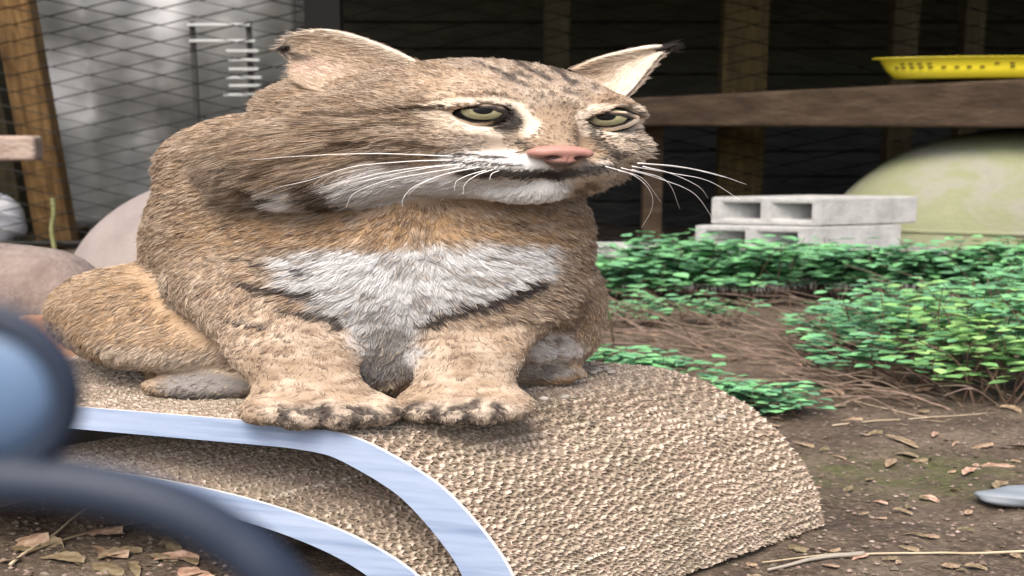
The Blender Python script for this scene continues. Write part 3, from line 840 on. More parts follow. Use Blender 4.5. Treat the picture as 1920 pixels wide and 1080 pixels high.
    # bridge of nose
    mixin(.85 * (1 - sstep(.55, 1.15, blob(x, y, 1050, 240, 72, 52))), np.array([.34, .245, .165]), h)
    mixin(.5 * (1 - sstep(.5, 1.1, blob(x, y, 900, 262, 110, 28))), GREY, h)
    # pale rings round the eyes
    for pts, w in (([(815, 203), (860, 192), (930, 190), (972, 200), (1000, 235), (996, 252)], 8), ([(810, 211), (860, 233), (905, 245), (935, 251)], 12), ([(1098, 245), (1094, 218), (1112, 203), (1160, 203), (1200, 210)], 7), ([(1112, 248), (1140, 249), (1195, 232)], 10)):
        stripe(pts, w, .97, CREAM * 1.2, h)
    mixin(.95 * (1 - sstep(.7, 1.05, blob(x, y, 953, 226, 36, 30))), DARK * .5, h)
    stripe([(925, 205), (955, 220), (965, 240)], 9, .95, DARK * .7, h)
    for pts, w in (([(785, 207), (840, 203)], 4), ([(1103, 222), (1112, 250), (1128, 275)], 5), ([(1185, 213), (1205, 212)], 6), ([(1150, 258), (1205, 240)], 3), ([(840, 226), (880, 240)], 0.1)):
        stripe(pts, w, .9, DARK, h)
    # muzzle
    mz = poly_in(x, y, [(820, 288), (960, 280), (1010, 300), (1060, 318), (1130, 302), (1165, 308), (1150, 325), (1050, 328), (900, 325), (830, 312)])
    mixin(.92 * (1 - sstep(-5, 5, mz)), WHITE, h)
    mixin(.8 * (1 - sstep(.6, 1.1, blob(x, y, 910, 268, 75, 16))), GREY, h)
    for pts, w in (([(815, 293), (880, 290), (950, 296)], 4.2), ([(830, 303), (900, 304), (975, 310)], 4.2), ([(980, 265), (1005, 285)], 5), ([(1115, 312), (1150, 310)], 6), ([(1125, 296), (1160, 294)], 3)):
        stripe(pts, w, .92, DARK, h)
    # chin and throat
    mixin(.95 * (1 - sstep(-8, 10, poly_in(x, y, [(900, 338), (1080, 334), (1075, 372), (1000, 396), (930, 390), (870, 372)]))), WHITE, h)
    mixin(.9 * (1 - sstep(-12, 14, poly_in(x, y, [(645, 335), (710, 308), (830, 318), (900, 340), (870, 385), (760, 395), (650, 390)]))), GREYW * 1.18, h)
    stripe([(880, 321), (960, 324), (1035, 326), (1090, 322), (1128, 316)], 12, .97, DARK, h)
    stripe([(1030, 325), (1045, 333)], 9, .95, DARK * .7, h)
    # ruff
    mixin(.9 * (1 - sstep(.55, 1.1, blob(x, y, 585, 364, 75, 32))), WHITE, h)
    for pts, w, s_ in (([(495, 335), (530, 352), (550, 378)], 9, .9), ([(622, 330), (640, 360), (655, 390)], 13, .95), ([(700, 262), (640, 275), (570, 300), (520, 330)], 8, .85), ([(690, 268), (760, 262), (830, 280)], 6, .8), ([(835, 205), (760, 208), (680, 218), (600, 215)], 6, .75), ([(800, 235), (720, 232), (640, 250)], 5, .7), ([(470, 300), (520, 300)], 6, .6), ([(760, 285), (690, 300), (640, 320)], 5, .6), ([(600, 330), (560, 345)], 5, .6)):
        stripe(pts, w, s_, BROWN * .55, h)
    # far cheek
    fc = blob(x, y, 1175, 285, 45, 42)
    mixin(.6 * (1 - sstep(.7, 1.2, fc)), CREAM, h)
    mixin(.85 * (1 - sstep(.7, 1.2, fc)) * sstep(.6, .72, vnoise(x / S / 7, y / 8, 25)), DARK, h)
    mixin(.5 * (1 - sstep(6, 16, seg_dist(x, y, [(1222, 200), (1225, 260), (1190, 330)]))), CREAM, h)
    mixin(.75 * (1 - sstep(-6, 10, poly_in(x, y, [(1075, 338), (1165, 320), (1195, 335), (1120, 385), (1060, 392)]))), CREAM, h)
    for cx, cy in ((1150, 345), (1140, 360), (1165, 335), (1090, 355), (1110, 345), (1080, 372), (1120, 362)): mixin(.7 * (1 - sstep(.5, 1.1, blob(x, y, cx, cy, 14, 8))), BROWN, h)
    return np.clip(C, .02, .9)

CAMP = np.array([0, 0, HC])
cat_root = empty("bobcat", wide(np.array([at(720, 700, 1.4)[0], 1.4, .25])), "tan spotted bobcat sitting on the cardboard scratcher with its head turned aside", "bobcat")
def coat_mat(attr="coat"):
    m, n, l, b = new_mat("coat")
    a = n.new('ShaderNodeAttribute'); a.attribute_name = attr
    l.new(a.outputs['Color'], b.inputs['Base Color'])
    b.inputs['Roughness'].default_value = .62; b.inputs['Specular IOR Level'].default_value = .18
    return m
M_coat = coat_mat()
def group_of(P): return np.argmin(np.stack(field(P)), 0)
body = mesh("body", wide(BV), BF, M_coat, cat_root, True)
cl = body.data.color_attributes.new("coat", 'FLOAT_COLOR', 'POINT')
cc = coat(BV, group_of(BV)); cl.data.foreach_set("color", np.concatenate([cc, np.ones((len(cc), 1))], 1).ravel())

# ---- ears: cupped shells
def ear(upper, lower, cupd, name="ear"):
    n = 14; m_ = 10
    A_ = np.array([p for p in resample3(bez([at(*p) for p in upper], 8), n + 1)]); B_ = np.array(resample3(bez([at(*p) for p in lower], 8), n + 1))
    V = []; 
    for i in range(n + 1):
        for j in range(m_ + 1):
            t = j / m_; p = A_[i] * (1 - t) + B_[i] * t
            p = p + np.array([0, 1, 0]) * cupd * math.sin(math.pi * t) * (1 - (i / n) ** 2 * .8)
            V.append(p)
    Fs = [(i * (m_ + 1) + j, i * (m_ + 1) + j + 1, (i + 1) * (m_ + 1) + j + 1, (i + 1) * (m_ + 1) + j) for i in range(n) for j in range(m_)]
    return np.array(V), np.array(Fs)
def resample3(P, n):
    P = np.array(P); d = np.concatenate([[0], np.cumsum(np.linalg.norm(np.diff(P, axis=0), axis=1))])
    s = np.linspace(0, d[-1], n); return np.stack([np.interp(s, d, P[:, i]) for i in range(3)], -1)
ears = []
ears.append(ear([(800, 125, 1.375), (730, 90, 1.385), (650, 62, 1.40), (590, 56, 1.415), (548, 70, 1.43), (530, 92, 1.44)],
                [(690, 190, 1.345), (610, 172, 1.355), (560, 158, 1.375), (545, 140, 1.40), (548, 118, 1.425), (532, 96, 1.44)], .022))
ears.append(ear([(1070, 130, 1.41), (1120, 110, 1.42), (1170, 98, 1.43), (1215, 90, 1.44), (1243, 90, 1.45)],
                [(1165, 185, 1.385), (1190, 160, 1.395), (1205, 140, 1.41), (1225, 114, 1.43), (1244, 92, 1.45)], .020))
def ear_colour(P, which):
    px, py = project(P); C = np.tile(PALE, (len(P), 1))
    if which == 0:
        ed = seg_dist(px, py, [(800, 125), (730, 90), (650, 62), (590, 56), (548, 70), (530, 92)])
        m = (.75 * sstep(3, 16, ed))[:, None]; C = CREAM * .95 * (1 - m) + np.array([.42, .31, .215]) * m
        m = (.8 * (1 - sstep(3, 12, seg_dist(px, py, [(530, 98), (556, 108), (580, 112)]))))[:, None]; C = C * (1 - m) + DARK * m
        m = (.7 * (1 - sstep(.4, 1.1, blob(px, py, 600, 130, 70, 18))))[:, None]; C = C * (1 - m) + np.array([.55, .40, .33]) * m
    else:
        C = np.tile(CREAM * 1.08, (len(P), 1)); m = (.7 * (1 - sstep(1, 5, seg_dist(px, py, [(1100, 110), (1170, 98), (1243, 90)]))))[:, None]
        C = C * (1 - m) + CREAM * .8 * m
        m = (.8 * sstep(120, 40, np.hypot((px - 1060) , (py - 140) * 2)))[:, None]; C = C * (1 - m) + TAN * m
    return np.clip(C, .02, .9)
for wch, (V, Fs) in enumerate(ears):
    nf = np.cross(V[Fs[:, 2]] - V[Fs[:, 0]], V[Fs[:, 3]] - V[Fs[:, 1]]).sum(0)
    if nf @ (CAMP - V.mean(0)) < 0: Fs = Fs[:, ::-1]
    o = mesh("ear", wide(V), Fs, M_coat, cat_root, True)
    c_ = ear_colour(V, wch); at_ = o.data.color_attributes.new("coat", 'FLOAT_COLOR', 'POINT'); at_.data.foreach_set("color", np.concatenate([c_, np.ones((len(c_), 1))], 1).ravel())
    m = o.modifiers.new("thick", 'SOLIDIFY'); m.thickness = .005; m.offset = -1

# ---- eyes
def eye_mat():
    m, n, l, b = new_mat("eyeball")
    a = n.new('ShaderNodeAttribute'); a.attribute_name = "iris"
    l.new(a.outputs['Color'], b.inputs['Base Color']); b.inputs['Roughness'].default_value = .06
    b.inputs['Specular IOR Level'].default_value = .08
    return m
M_eye = eye_mat(); M_lid = noisy("lid_skin", [(.02, .015, .013), (.035, .028, .025)], (1, 1, 1), 60, 4, .45)
def look_basis(f):
    f = f / np.linalg.norm(f); r = np.cross(f, [0, 0, 1.]); r /= np.linalg.norm(r); u = np.cross(r, f); return r, f, u
def dome_grid(c_, r, f, n=40, mth=math.pi / 2):
    R_, F_, U_ = look_basis(f); V = [c_ + r * F_]; ang = [(0, 0)]
    for i in range(1, n + 1):
        th = mth * i / n
        for j in range(48):
            a = 2 * math.pi * j / 48
            V.append(c_ + r * (F_ * math.cos(th) + math.sin(th) * (R_ * math.cos(a) + U_ * math.sin(a)))); ang.append((math.sin(th) * math.cos(a), math.sin(th) * math.sin(a)))
    Fs = [(0, 1 + j, 1 + (j + 1) % 48) for j in range(48)]
    for i in range(n - 1):
        for j in range(48):
            j2 = (j + 1) % 48; Fs.append((1 + i * 48 + j, 1 + (i + 1) * 48 + j, 1 + (i + 1) * 48 + j2, 1 + i * 48 + j2))
    return np.array(V), Fs, np.array(ang)
# lid openings: pixel outlines of each eye
PUP = [(906, 206), (1136, 218)]
for ei, e_ in enumerate((eyeL, eyeR)):
    gaze = np.array([.30, -1, .02]) if ei == 0 else np.array([.28, -1, .02])
    pup = at(PUP[ei][0], PUP[ei][1], 1.3)
    # iris centre: where the ray through the pupil meets the eyeball
    d = ray(*PUP[ei]); d /= np.linalg.norm(d); oc = np.array([0, 0, HC]) - e_; b2 = oc @ d; disc = b2 * b2 - (oc @ oc - EYE_R ** 2)
    hit = np.array([0, 0, HC]) + d * (-b2 - math.sqrt(max(disc, 0)))
    V, Fs, ang = dome_grid(e_, EYE_R, hit - e_, 44, math.pi * .72)
    o = mesh("eye", wide(V), Fs, M_eye, cat_root, True)
    th = np.arccos(np.clip(((V - e_) @ ((hit - e_) / EYE_R)) / EYE_R, -1, 1)); rr = th * EYE_R
    nz = rng.random(len(V))
    C = np.tile(np.array([.30, .28, .165]), (len(V), 1)) * (.8 + .35 * nz[:, None])
    C *= (1 - .25 * sstep(.006, .0105, rr))[:, None]
    m = (1 - sstep(.0056, .0062, rr))[:, None]; C = C * (1 - m) + .006 * m
    m = sstep(.0125, .0135, rr)[:, None]; C = C * (1 - m) + .012 * m
    a_ = o.data.color_attributes.new("iris", 'FLOAT_COLOR', 'POINT'); a_.data.foreach_set("color", np.concatenate([C, np.ones((len(C), 1))], 1).ravel())
    # lids: skin shell over the ball with an almond opening
    toward = np.array([0, 0, HC]) - e_; V, Fs, ang = dome_grid(e_, EYE_R + .0009, hF * .6 + toward / np.linalg.norm(toward) * .6, 60, math.pi * .62)
    px, py = project(V); dd = poly_in(px, py, [p for p in OPEN[ei]])
    keep = [f for f in Fs if min(dd[list(f)]) > -0.2 and min(dd[list(f)]) < (14 if ei == 0 else 8)]
    lid = mesh("eyelid", wide(V), keep, M_coat, None, True); put(lid, o)
    cyx = np.mean([p[1] for p in OPEN[ei]]); bw = np.where(py < cyx - 4, 5.0, 2.2); dk = (1 - sstep(bw * .7, bw * 1.3, dd))[:, None]
    lc = coat(V, np.full(len(V), HEAD)); lc = lc * (1 - dk) + np.array([.022, .017, .015]) * dk
    la = lid.data.color_attributes.new("coat", 'FLOAT_COLOR', 'POINT'); la.data.foreach_set("color", np.concatenate([lc, np.ones((len(lc), 1))], 1).ravel())
    # delete loose verts
    bm = bmesh.new(); bm.from_mesh(lid.data); bmesh.ops.delete(bm, geom=[v for v in bm.verts if not v.link_faces], context='VERTS'); bm.to_mesh(lid.data); bm.free()
    sm = lid.modifiers.new("thick", 'SOLIDIFY'); sm.thickness = .0012; sm.offset = 1

# ---- nose
def nose():
    h = .0009
    o_ = noseP - np.array([.03, .03, .03]); n = int(.06 / h) + 1
    ax_ = [o_[i] + h * np.arange(n) for i in range(3)]; G = np.stack(np.meshgrid(*ax_, indexing='ij'), -1)
    L = (G - noseP) @ HM.T
    def le(c_, r): return ell(L, np.array(c_), r)
    d = le((0, -.006, .004), (.0185, .012, .0085))
    d = smin(d, le((-.011, -.007, .0012), (.0078, .010, .0058)), .004); d = smin(d, le((.011, -.007, .0012), (.0078, .010, .0058)), .004)
    d = smin(d, le((0, -.005, -.0065), (.0085, .010, .0095)), .006)
    for s_ in (-1, 1):
        d = -smin(-d, le((s_ * .0085, .005, -.0035), (.0045, .0065, .0026)), .0015)
        d = -smin(-d, le((s_ * .0150, .000, -.0055), (.0040, .006, .0018)), .0012)
    d = -smin(-d, le((0, .0075, -.008), (.0009, .004, .009)), .001)
    V, Fs = surface_nets(d, o_, h)
    m, nn, l, b = new_mat("nose_skin")
    a = nn.new('ShaderNodeAttribute'); a.attribute_name = "skin"; l.new(a.outputs['Color'], b.inputs['Base Color'])
    b.inputs['Roughness'].default_value = .42; b.inputs['Specular IOR Level'].default_value = .4
    vo = nn.new('ShaderNodeTexVoronoi'); vo.inputs['Scale'].default_value = 420; tc = nn.new('ShaderNodeTexCoord'); l.new(tc.outputs['Object'], vo.inputs['Vector'])
    bp = nn.new('ShaderNodeBump'); bp.inputs['Strength'].default_value = .25; bp.inputs['Distance'].default_value = .001; l.new(vo.outputs[0], bp.inputs['Height']); l.new(bp.outputs[0], b.inputs['Normal'])
    o = mesh("nose", wide(V), Fs, m, cat_root, True)
    L = (V - noseP) @ HM.T
    C = np.tile(np.array([.40, .205, .165]), (len(V), 1)) * (.9 + .2 * vnoise(L[:, 0] * 500, L[:, 2] * 500, 3))[:, None]
    t = (.8 * (1 - sstep(.0008, .0035, np.abs(L[:, 2] - .0085) )))[:, None] * 0; 
    t = sstep(-.006, -.011, L[:, 2])[:, None]; C = C * (1 - t) + np.array([.10, .07, .06]) * t
    for s_ in (-1, 1):
        q = 1 - sstep(.6, 1.25, np.hypot((L[:, 0] - s_ * .0085) / .0052, (L[:, 2] + .0035) / .0034)); C = C * (1 - .85 * q[:, None]) + np.array([.05, .02, .02]) * .85 * q[:, None]
    a_ = o.data.color_attributes.new("skin", 'FLOAT_COLOR', 'POINT'); a_.data.foreach_set("color", np.concatenate([C, np.ones((len(C), 1))], 1).ravel())
nose()

# ---- fur
def tri_sample(V, Fs, n, dens=None):
    T = np.concatenate([Fs[:, [0, 1, 2]], Fs[:, [0, 2, 3]]])
    a, b_, c_ = V[T[:, 0]], V[T[:, 1]], V[T[:, 2]]
    nr = np.cross(b_ - a, c_ - a); ar = np.linalg.norm(nr, axis=1)
    w = ar if dens is None else ar * dens(a, nr / (ar[:, None] + 1e-12))
    i = rng.choice(len(T), n, p=w / w.sum())
    r1 = np.sqrt(rng.random(n)); r2 = rng.random(n)
    P = a[i] * (1 - r1)[:, None] + b_[i] * (r1 * (1 - r2))[:, None] + c_[i] * (r1 * r2)[:, None]
    return P, T[i], np.stack([1 - r1, r1 * (1 - r2), r1 * r2], -1)
def vnormals(V, Fs):
    n = np.cross(V[Fs[:, 2]] - V[Fs[:, 0]], V[Fs[:, 3]] - V[Fs[:, 1]]); N = np.zeros_like(V)
    for k_ in range(4): np.add.at(N, Fs[:, k_], n)
    return N / (np.linalg.norm(N, axis=1)[:, None] + 1e-12)
def unit(v): return v / (np.linalg.norm(v, axis=1)[:, None] + 1e-12)
def make_fur(name, P, N, flow, length, tilt, colr, tipc, rad, clump=.5, npts=5, parent=None):
    n = len(P)
    N = unit(N); fl = unit(flow - N * np.sum(flow * N, 1)[:, None])
    jitter = rng.normal(0, .16, (n, 3))
    d0 = unit(N * (1 - tilt)[:, None] + fl * tilt[:, None] + jitter * .6)
    d1 = unit(N * (1 - tilt)[:, None] * .35 + fl * (tilt[:, None] * 1.1) + jitter + np.array([0, 0, -.12]))
    L = length * rng.uniform(.65, 1.2, n)
    # clumps: tips lean towards the tip of a nearby guide hair
    ng = max(10, n // 22); gi = rng.choice(n, ng, replace=False)
    kd = kdtree.KDTree(ng)
    for i_, g in enumerate(gi): kd.insert(P[g].tolist(), i_)
    kd.balance()
    near = gi[np.array([kd.find(p)[1] for p in P.tolist()])]
    t = np.linspace(0, 1, npts)
    pts = P[:, None, :] - N[:, None, :] * .0006 + d0[:, None, :] * (L[:, None] * (t - .45 * t * t))[..., None] + d1[:, None, :] * (L[:, None] * .45 * t * t)[..., None]
    tipg = pts[near]
    cw = (clump * t ** 1.5)[None, :, None] * np.clip(1.4 - np.linalg.norm(P - P[near], axis=1) / .02, 0, 1)[:, None, None]
    pts = pts * (1 - cw) + tipg * cw
    cu = bpy.data.hair_curves.new(name); cu.add_curves([npts] * n)
    cu.attributes['position'].data.foreach_set('vector', wide(pts.reshape(-1, 3)).ravel().astype(np.float32))
    ra = cu.attributes.get('radius') or cu.attributes.new('radius', 'FLOAT', 'POINT')
    prof = np.array([1, 1, .9, .65, .18]) if npts == 5 else np.linspace(1, .2, npts)
    ra.data.foreach_set('value', (rad[:, None] * prof[None]).ravel().astype(np.float32))
    ca = cu.attributes.new('coat', 'FLOAT_COLOR', 'POINT')
    mixt = np.array([0, 0, .15, .55, 1.0])[:npts]
    C = colr[:, None, :] * (1 - mixt[None, :, None]) + tipc[:, None, :] * mixt[None, :, None]
    ca.data.foreach_set('color', np.concatenate([C, np.ones(C.shape[:2] + (1,))], -1).ravel().astype(np.float32))
    cu.materials.append(M_coat)
    o = bpy.data.objects.new(name, cu); col.objects.link(o); put(o, parent or cat_root); o["kind"] = "stuff"
    return o
NB = vnormals(BV, BF)
CAMP = np.array([0, 0, HC])
def dens(a, n):
    v = CAMP - a; v /= np.linalg.norm(v, axis=1)[:, None]
    f = np.sum(n * v, 1); w = .22 + .78 * sstep(-.35, .05, f)
    hd = np.linalg.norm(a - Hc, axis=1); return w * (1 + 1.6 * (1 - sstep(.09, .16, hd)))
NF = 430000
P, T, bc = tri_sample(BV, BF, NF, dens)
N = unit(NB[T[:, 0]] * bc[:, :1] + NB[T[:, 1]] * bc[:, 1:2] + NB[T[:, 2]] * bc[:, 2:])
grp = group_of(P)
px, py = project(P)
# keep eyes, nose and mouth line clear
okm = P[:, 2] > .2525
for ei, e_ in enumerate((eyeL, eyeR)):
    dd = poly_in(px, py, OPEN[ei]); okm &= ~((dd < 2.2) & (np.linalg.norm(P - e_, axis=1) < .05))
Ln = (P - noseP) @ HM.T
okm &= ~((np.abs(Ln[:, 0]) < .0165) & (Ln[:, 2] > -.012) & (Ln[:, 2] < .0085) & (Ln[:, 1] > -.016))
P, N, grp, px, py = P[okm], N[okm], grp[okm], px[okm], py[okm]
C = coat(P, grp)
# flow of the hair
Lh = (P - Hc) @ HM.T
nose_l = np.array([0, .112, -.015])
fh = Lh - nose_l; fh[:, 2] *= 1.0
ruffw = sstep(.06, .11, np.abs(Lh[:, 0])) * sstep(.02, -.03, Lh[:, 2])
fh = unit(fh) + ruffw[:, None] * np.array([0, 0, -.55]) + ruffw[:, None] * np.sign(Lh[:, :1]) * np.array([.35, 0, 0])
flow = fh @ HM
ctr = at(760, 470, 1.3)
fb = np.stack([1.1 * (P[:, 0] - ctr[0]) / .1, 0 * P[:, 0] + .15, np.full(len(P), -.75)], -1)
flow = np.where((grp == HEAD)[:, None], flow, fb)
fl2 = np.stack([.35 * np.sign(px - np.where(grp == LEGL, 580, 870)) * np.clip(np.abs(px - np.where(grp == LEGL, 580, 870)) / 150, 0, 1), np.full(len(P), -.25), np.full(len(P), -1.)], -1)
flow = np.where(((grp == LEGL) | (grp == LEGR))[:, None], fl2, flow)
fl3 = np.stack([np.where(grp == HAL, -.5, .35), np.full(len(P), -.1), np.full(len(P), -.8)], -1)
flow = np.where(((grp == HAL) | (grp == HAR))[:, None], fl3, flow)
face = sstep(-.01, .05, Lh[:, 1]) * (1 - sstep(.055, .085, np.abs(Lh[:, 0])))
length = np.full(len(P), .012)
length = np.where(grp == HEAD, .0052 + .0085 * (1 - face) + .020 * ruffw, length)
length = np.where((grp == HEAD) & (Lh[:, 2] < -.065), np.maximum(length, .011), length)
length = np.where((grp == LEGL) | (grp == LEGR), .006 + .004 * sstep(680, 560, py), length)
paw = ((grp == LEGL) | (grp == LEGR)) & (py > 735)
length = np.where(paw, .0055, length)
chest = (grp == TORSO) & (py > 450) & (px > 500) & (px < 1050)
length = np.where(chest, .014, length)
length = np.where(((grp == HAL) | (grp == HAR)) & (py > 695), .006, length)
tilt = np.where(grp == HEAD, .84, .82) + rng.normal(0, .05, len(P))
tilt = np.clip(np.where(chest, .74, tilt), .3, .92)
# agouti tips
rv = rng.random(len(P)); lum = C @ np.array([.3, .6, .1])
C = np.where((grp == HEAD)[:, None] & (lum < .5)[:, None], C * .96, C)
base = C * rng.uniform(.72, 1.15, (len(P), 1))
tip = C * 1.12
tick = (lum > .16) & (lum < .50)
tip = np.where((tick & (rv < .30))[:, None], DARK * 1.6, tip)
tip = np.where((tick & (rv > np.where(grp == HEAD, .80, .68)))[:, None], np.minimum(PALE * 1.12, .85), tip)
rad = np.where(grp == HEAD, .00034, .00042) * rng.uniform(.7, 1.25, len(P))
make_fur("fur", P, N, flow, length, tilt, np.clip(base, .02, .88), np.clip(tip, .03, .9), rad, .55)
# ear fur and tufts
for wch, (V, Fs) in enumerate(ears):
    NE = vnormals(V, Fs); Pe, T, bc = tri_sample(V, Fs, 16000 if wch == 0 else 9000)
    Ne = unit(NE[T[:, 0]] * bc[:, :1] + NE[T[:, 1]] * bc[:, 1:2] + NE[T[:, 2]] * bc[:, 2:])
    tocam = CAMP - Pe; Ne *= np.sign(np.sum(Ne * tocam, 1))[:, None]
    back = rng.random(len(Pe)) < .35
    Pe[back] -= Ne[back] * .005; Ne[back] *= -1
    tipdir = (at(532, 92, 1.44) - at(700, 140, 1.36)) if wch == 0 else (at(1244, 92, 1.45) - at(1120, 150, 1.39))
    fl = np.tile(tipdir, (len(Pe), 1)); C = ear_colour(Pe, wch)
    C = np.where(back[:, None], np.array([.30, .24, .19]), C)
    ep, _ = project(Pe)
    ln = np.full(len(Pe), .008); 
    inner = rng.random(len(Pe)) < .12
    ln = np.where(inner & ~back, .016, ln)
    make_fur("ear_fur", Pe, Ne, fl, ln, np.full(len(Pe), .86), np.clip(C * rng.uniform(.8, 1.15, (len(Pe), 1)), .02, .9), np.clip(C * 1.1, .02, .9), np.full(len(Pe), .00034), .4)
    # tuft at the tip
    nt = 70; t0 = at(536, 90, 1.438) if wch == 0 else at(1236, 93, 1.447)
    Pt = t0 + rng.normal(0, .0022, (nt, 3)); dr = (np.array([-.35, .9, .1]) if wch == 0 else at(1300, 76, 1.47) - t0)
    dr = dr / np.linalg.norm(dr)
    Nt = np.tile(dr, (nt, 1)) + rng.normal(0, .03, (nt, 3)); ln = rng.uniform(.5, 1, nt) * (.014 if wch == 0 else .030)
    make_fur("ear_tuft", Pt, Nt, np.tile(np.array([0, .1, .3]), (nt, 1)), ln, np.full(nt, .02), np.tile(DARK * .6, (nt, 1)), np.tile(DARK * .6, (nt, 1)), np.full(nt, .0004), .6)

# ---- whiskers
M_whisk = simple("whisker_hair", (.85, .83, .8), .35, .5)
WL = [[(850, 293), (700, 288), (560, 293), (470, 300)], [(846, 300), (760, 303), (660, 313), (580, 338), (515, 352)], [(850, 309), (770, 316), (690, 330), (600, 352)],
      [(862, 314), (790, 326), (720, 340), (665, 362), (648, 390)], [(868, 307), (800, 315), (700, 335), (640, 350)], [(900, 313), (840, 325), (780, 348), (756, 372), (755, 388)],
      [(886, 316), (830, 328), (790, 345), (765, 365)], [(912, 319), (880, 328), (856, 340), (852, 358)], [(925, 318), (895, 328), (872, 345), (868, 366)], [(936, 320), (922, 326), (918, 338)]]
WR = [[(1135, 312), (1190, 330), (1220, 360), (1222, 392), (1202, 428)], [(1160, 320), (1205, 335), (1240, 380)], [(1165, 315), (1230, 333), (1300, 362), (1338, 412)],
      [(1185, 318), (1250, 340), (1275, 392)], [(1185, 312), (1260, 325), (1330, 340), (1395, 380)], [(1195, 306), (1270, 312), (1340, 326), (1400, 346)], [(1205, 312), (1260, 326), (1310, 350), (1328, 372)], [(1200, 306), (1290, 316), (1370, 335)]]
for side, WW in ((0, WL), (1, WR)):
    for pl in WW:
        n = len(pl); pts = []
        for i, (x, y) in enumerate(pl):
            f = i / (n - 1)
            if side == 0: Y = 1.262 + .0006 * max(0, 930 - x) * .16 - .012 * math.sin(f * math.pi * .5)
            else: Y = 1.268 + .10 * f
            pts.append(at(x, y, Y))
        q = bez(pts, 8); r = [.00085 * (1 - .75 * i / (len(q) - 1)) for i in range(len(q))]
        MB().tube([wide(p) for p in q], r, 5).build("whisker", M_whisk, cat_root, True)

# ------------------------------------------------------------------ plants
def leaf_mat(name, c_, rnd=.35):
    m = noisy(name, [tuple(np.array(c_) * .75), c_, tuple(np.array(c_) * 1.3)], (1, 1, 1), 25, 3, .5, spec=.35, rnd=rnd)
    return m
M_leaf = leaf_mat("leaf_green", (.14, .34, .16)); M_leaf2 = leaf_mat("leaf_yellow_green", (.19, .37, .12))
M_stem = noisy("stem_brown", [(.07, .045, .03), (.13, .085, .06), (.2, .14, .1)], (1, 1, 1), 20, 4, .8, rnd=.3)
def leaf_faces(mb, c_, d, nrm, L, W_):
    d = d / np.linalg.norm(d); s_ = np.cross(d, nrm); s_ /= np.linalg.norm(s_) + 1e-9; nn = np.cross(s_, d)
    pts = [(0, 0, 0), (.28, .42, .06), (.62, .5, .05), (1, 0, -.10), (.62, -.5, .05), (.28, -.42, .06), (.5, 0, -.05)]
    V = [wide(c_ + d * a * L + s_ * b_ * W_ + nn * h * L) for a, b_, h in pts]
    mb.add(V, [(0, 6, 1), (1, 6, 2), (2, 6, 3), (3, 6, 4), (4, 6, 5), (5, 6, 0)])
def plant(u, y, hgt, spread, nstem, leaves, label, group, lsize=.021, mat=None, lean=(0, 0), bare=.35, name="leafy_plant"):
    z0 = float(ground_z(u * S, y))
    root = empty(name, (u * S, y, z0), label, "plant", group)
    sm = MB(); lm = MB()
    for s_ in range(nstem):
        a = random.uniform(0, 6.28); r = spread * math.sqrt(random.random())
        tip = np.array([u + r * math.cos(a) + lean[0], y + r * math.sin(a) * 1.2 + lean[1], z0 + hgt * random.uniform(.45, 1.08)])
        b_ = np.array([u + random.uniform(-.03, .03) + .25 * r * math.cos(a), y + random.uniform(-.03, .03), z0 - .01])
        mid = (b_ + tip) / 2 + np.array([random.uniform(-.02, .02), 0, hgt * .14])
        P_ = bez([b_, mid, tip], 6)
        sm.tube([wide(p) for p in P_], [.0028 * (1 - .6 * i / (len(P_) - 1)) for i in range(len(P_))], 4)
        for l_ in range(leaves):
            f = bare + (1 - bare) * random.random() ** .7
            i = min(int(f * (len(P_) - 1)), len(P_) - 2); p = P_[i] * (1 - (f * (len(P_) - 1) - i)) + P_[i + 1] * (f * (len(P_) - 1) - i)
            aa = random.uniform(0, 6.28); dd = np.array([math.cos(aa), math.sin(aa), random.uniform(-.25, .3)])
            st_ = p + dd * random.uniform(.004, .03)
            leaf_faces(lm, st_, dd, np.array([random.uniform(-.35, .35), random.uniform(-.45, .25), 1.]), lsize * random.uniform(.6, 1.25), lsize * random.uniform(.5, .85))
    sm.build("stem", M_stem, root)
    o = lm.build("leaves", mat or M_leaf, root); o["kind"] = "stuff"
    return root
G1 = "leafy plants in front of the concrete blocks"
# back row
for i, px in enumerate(np.linspace(1120, 1990, 15)):
    Y = 3.55 + random.uniform(-.12, .2)
    u = at(px, 500, Y)[0]
    top = 448 + random.uniform(-6, 18) + (28 if px < 1190 else 0)
    hgt = at(px, top, Y)[2]
    plant(u, Y, hgt, .085, 22, 18, "low bright green plant " + ("beside the small grey block" if px < 1270 else "before the cored face of the lower block" if px < 1500 else "before the plain end of the lower block" if px < 1735 else "at the foot of the mossy dome"), G1, lsize=.034, bare=.35)
# second layer behind the cat's shoulder
for (px, y_, Y, h, ns, lf) in ((1150, 540, 3.1, .13, 9, 12), (1230, 550, 3.15, .13, 9, 10), (1330, 560, 3.2, .12, 8, 9)):
    plant(at(px, y_, Y)[0], Y, h, .06, ns, lf, "low green plant just in front of the row by the blocks", "low plants before the row", bare=.4)
for (px, Y, h, ns, lf) in ((1100, 2.35, .11, 13, 15), (1190, 2.42, .10, 12, 15), (1250, 2.38, .08, 10, 13)):
    plant(at(px, 600, Y)[0], Y, h, .05, ns, lf, "small green sprig rising behind the far edge of the scratcher", "sprigs behind the scratcher", lsize=.021, bare=.25)
for (px, Y, h, ns, lf) in ((1370, 2.15, .085, 12, 15), (1440, 2.12, .07, 11, 13)):
    plant(at(px, 700, Y)[0], Y, h, .045, ns, lf, "short green seedling clump between scratcher and dry twigs", "seedlings beside the scratcher", lsize=.020, bare=.3)
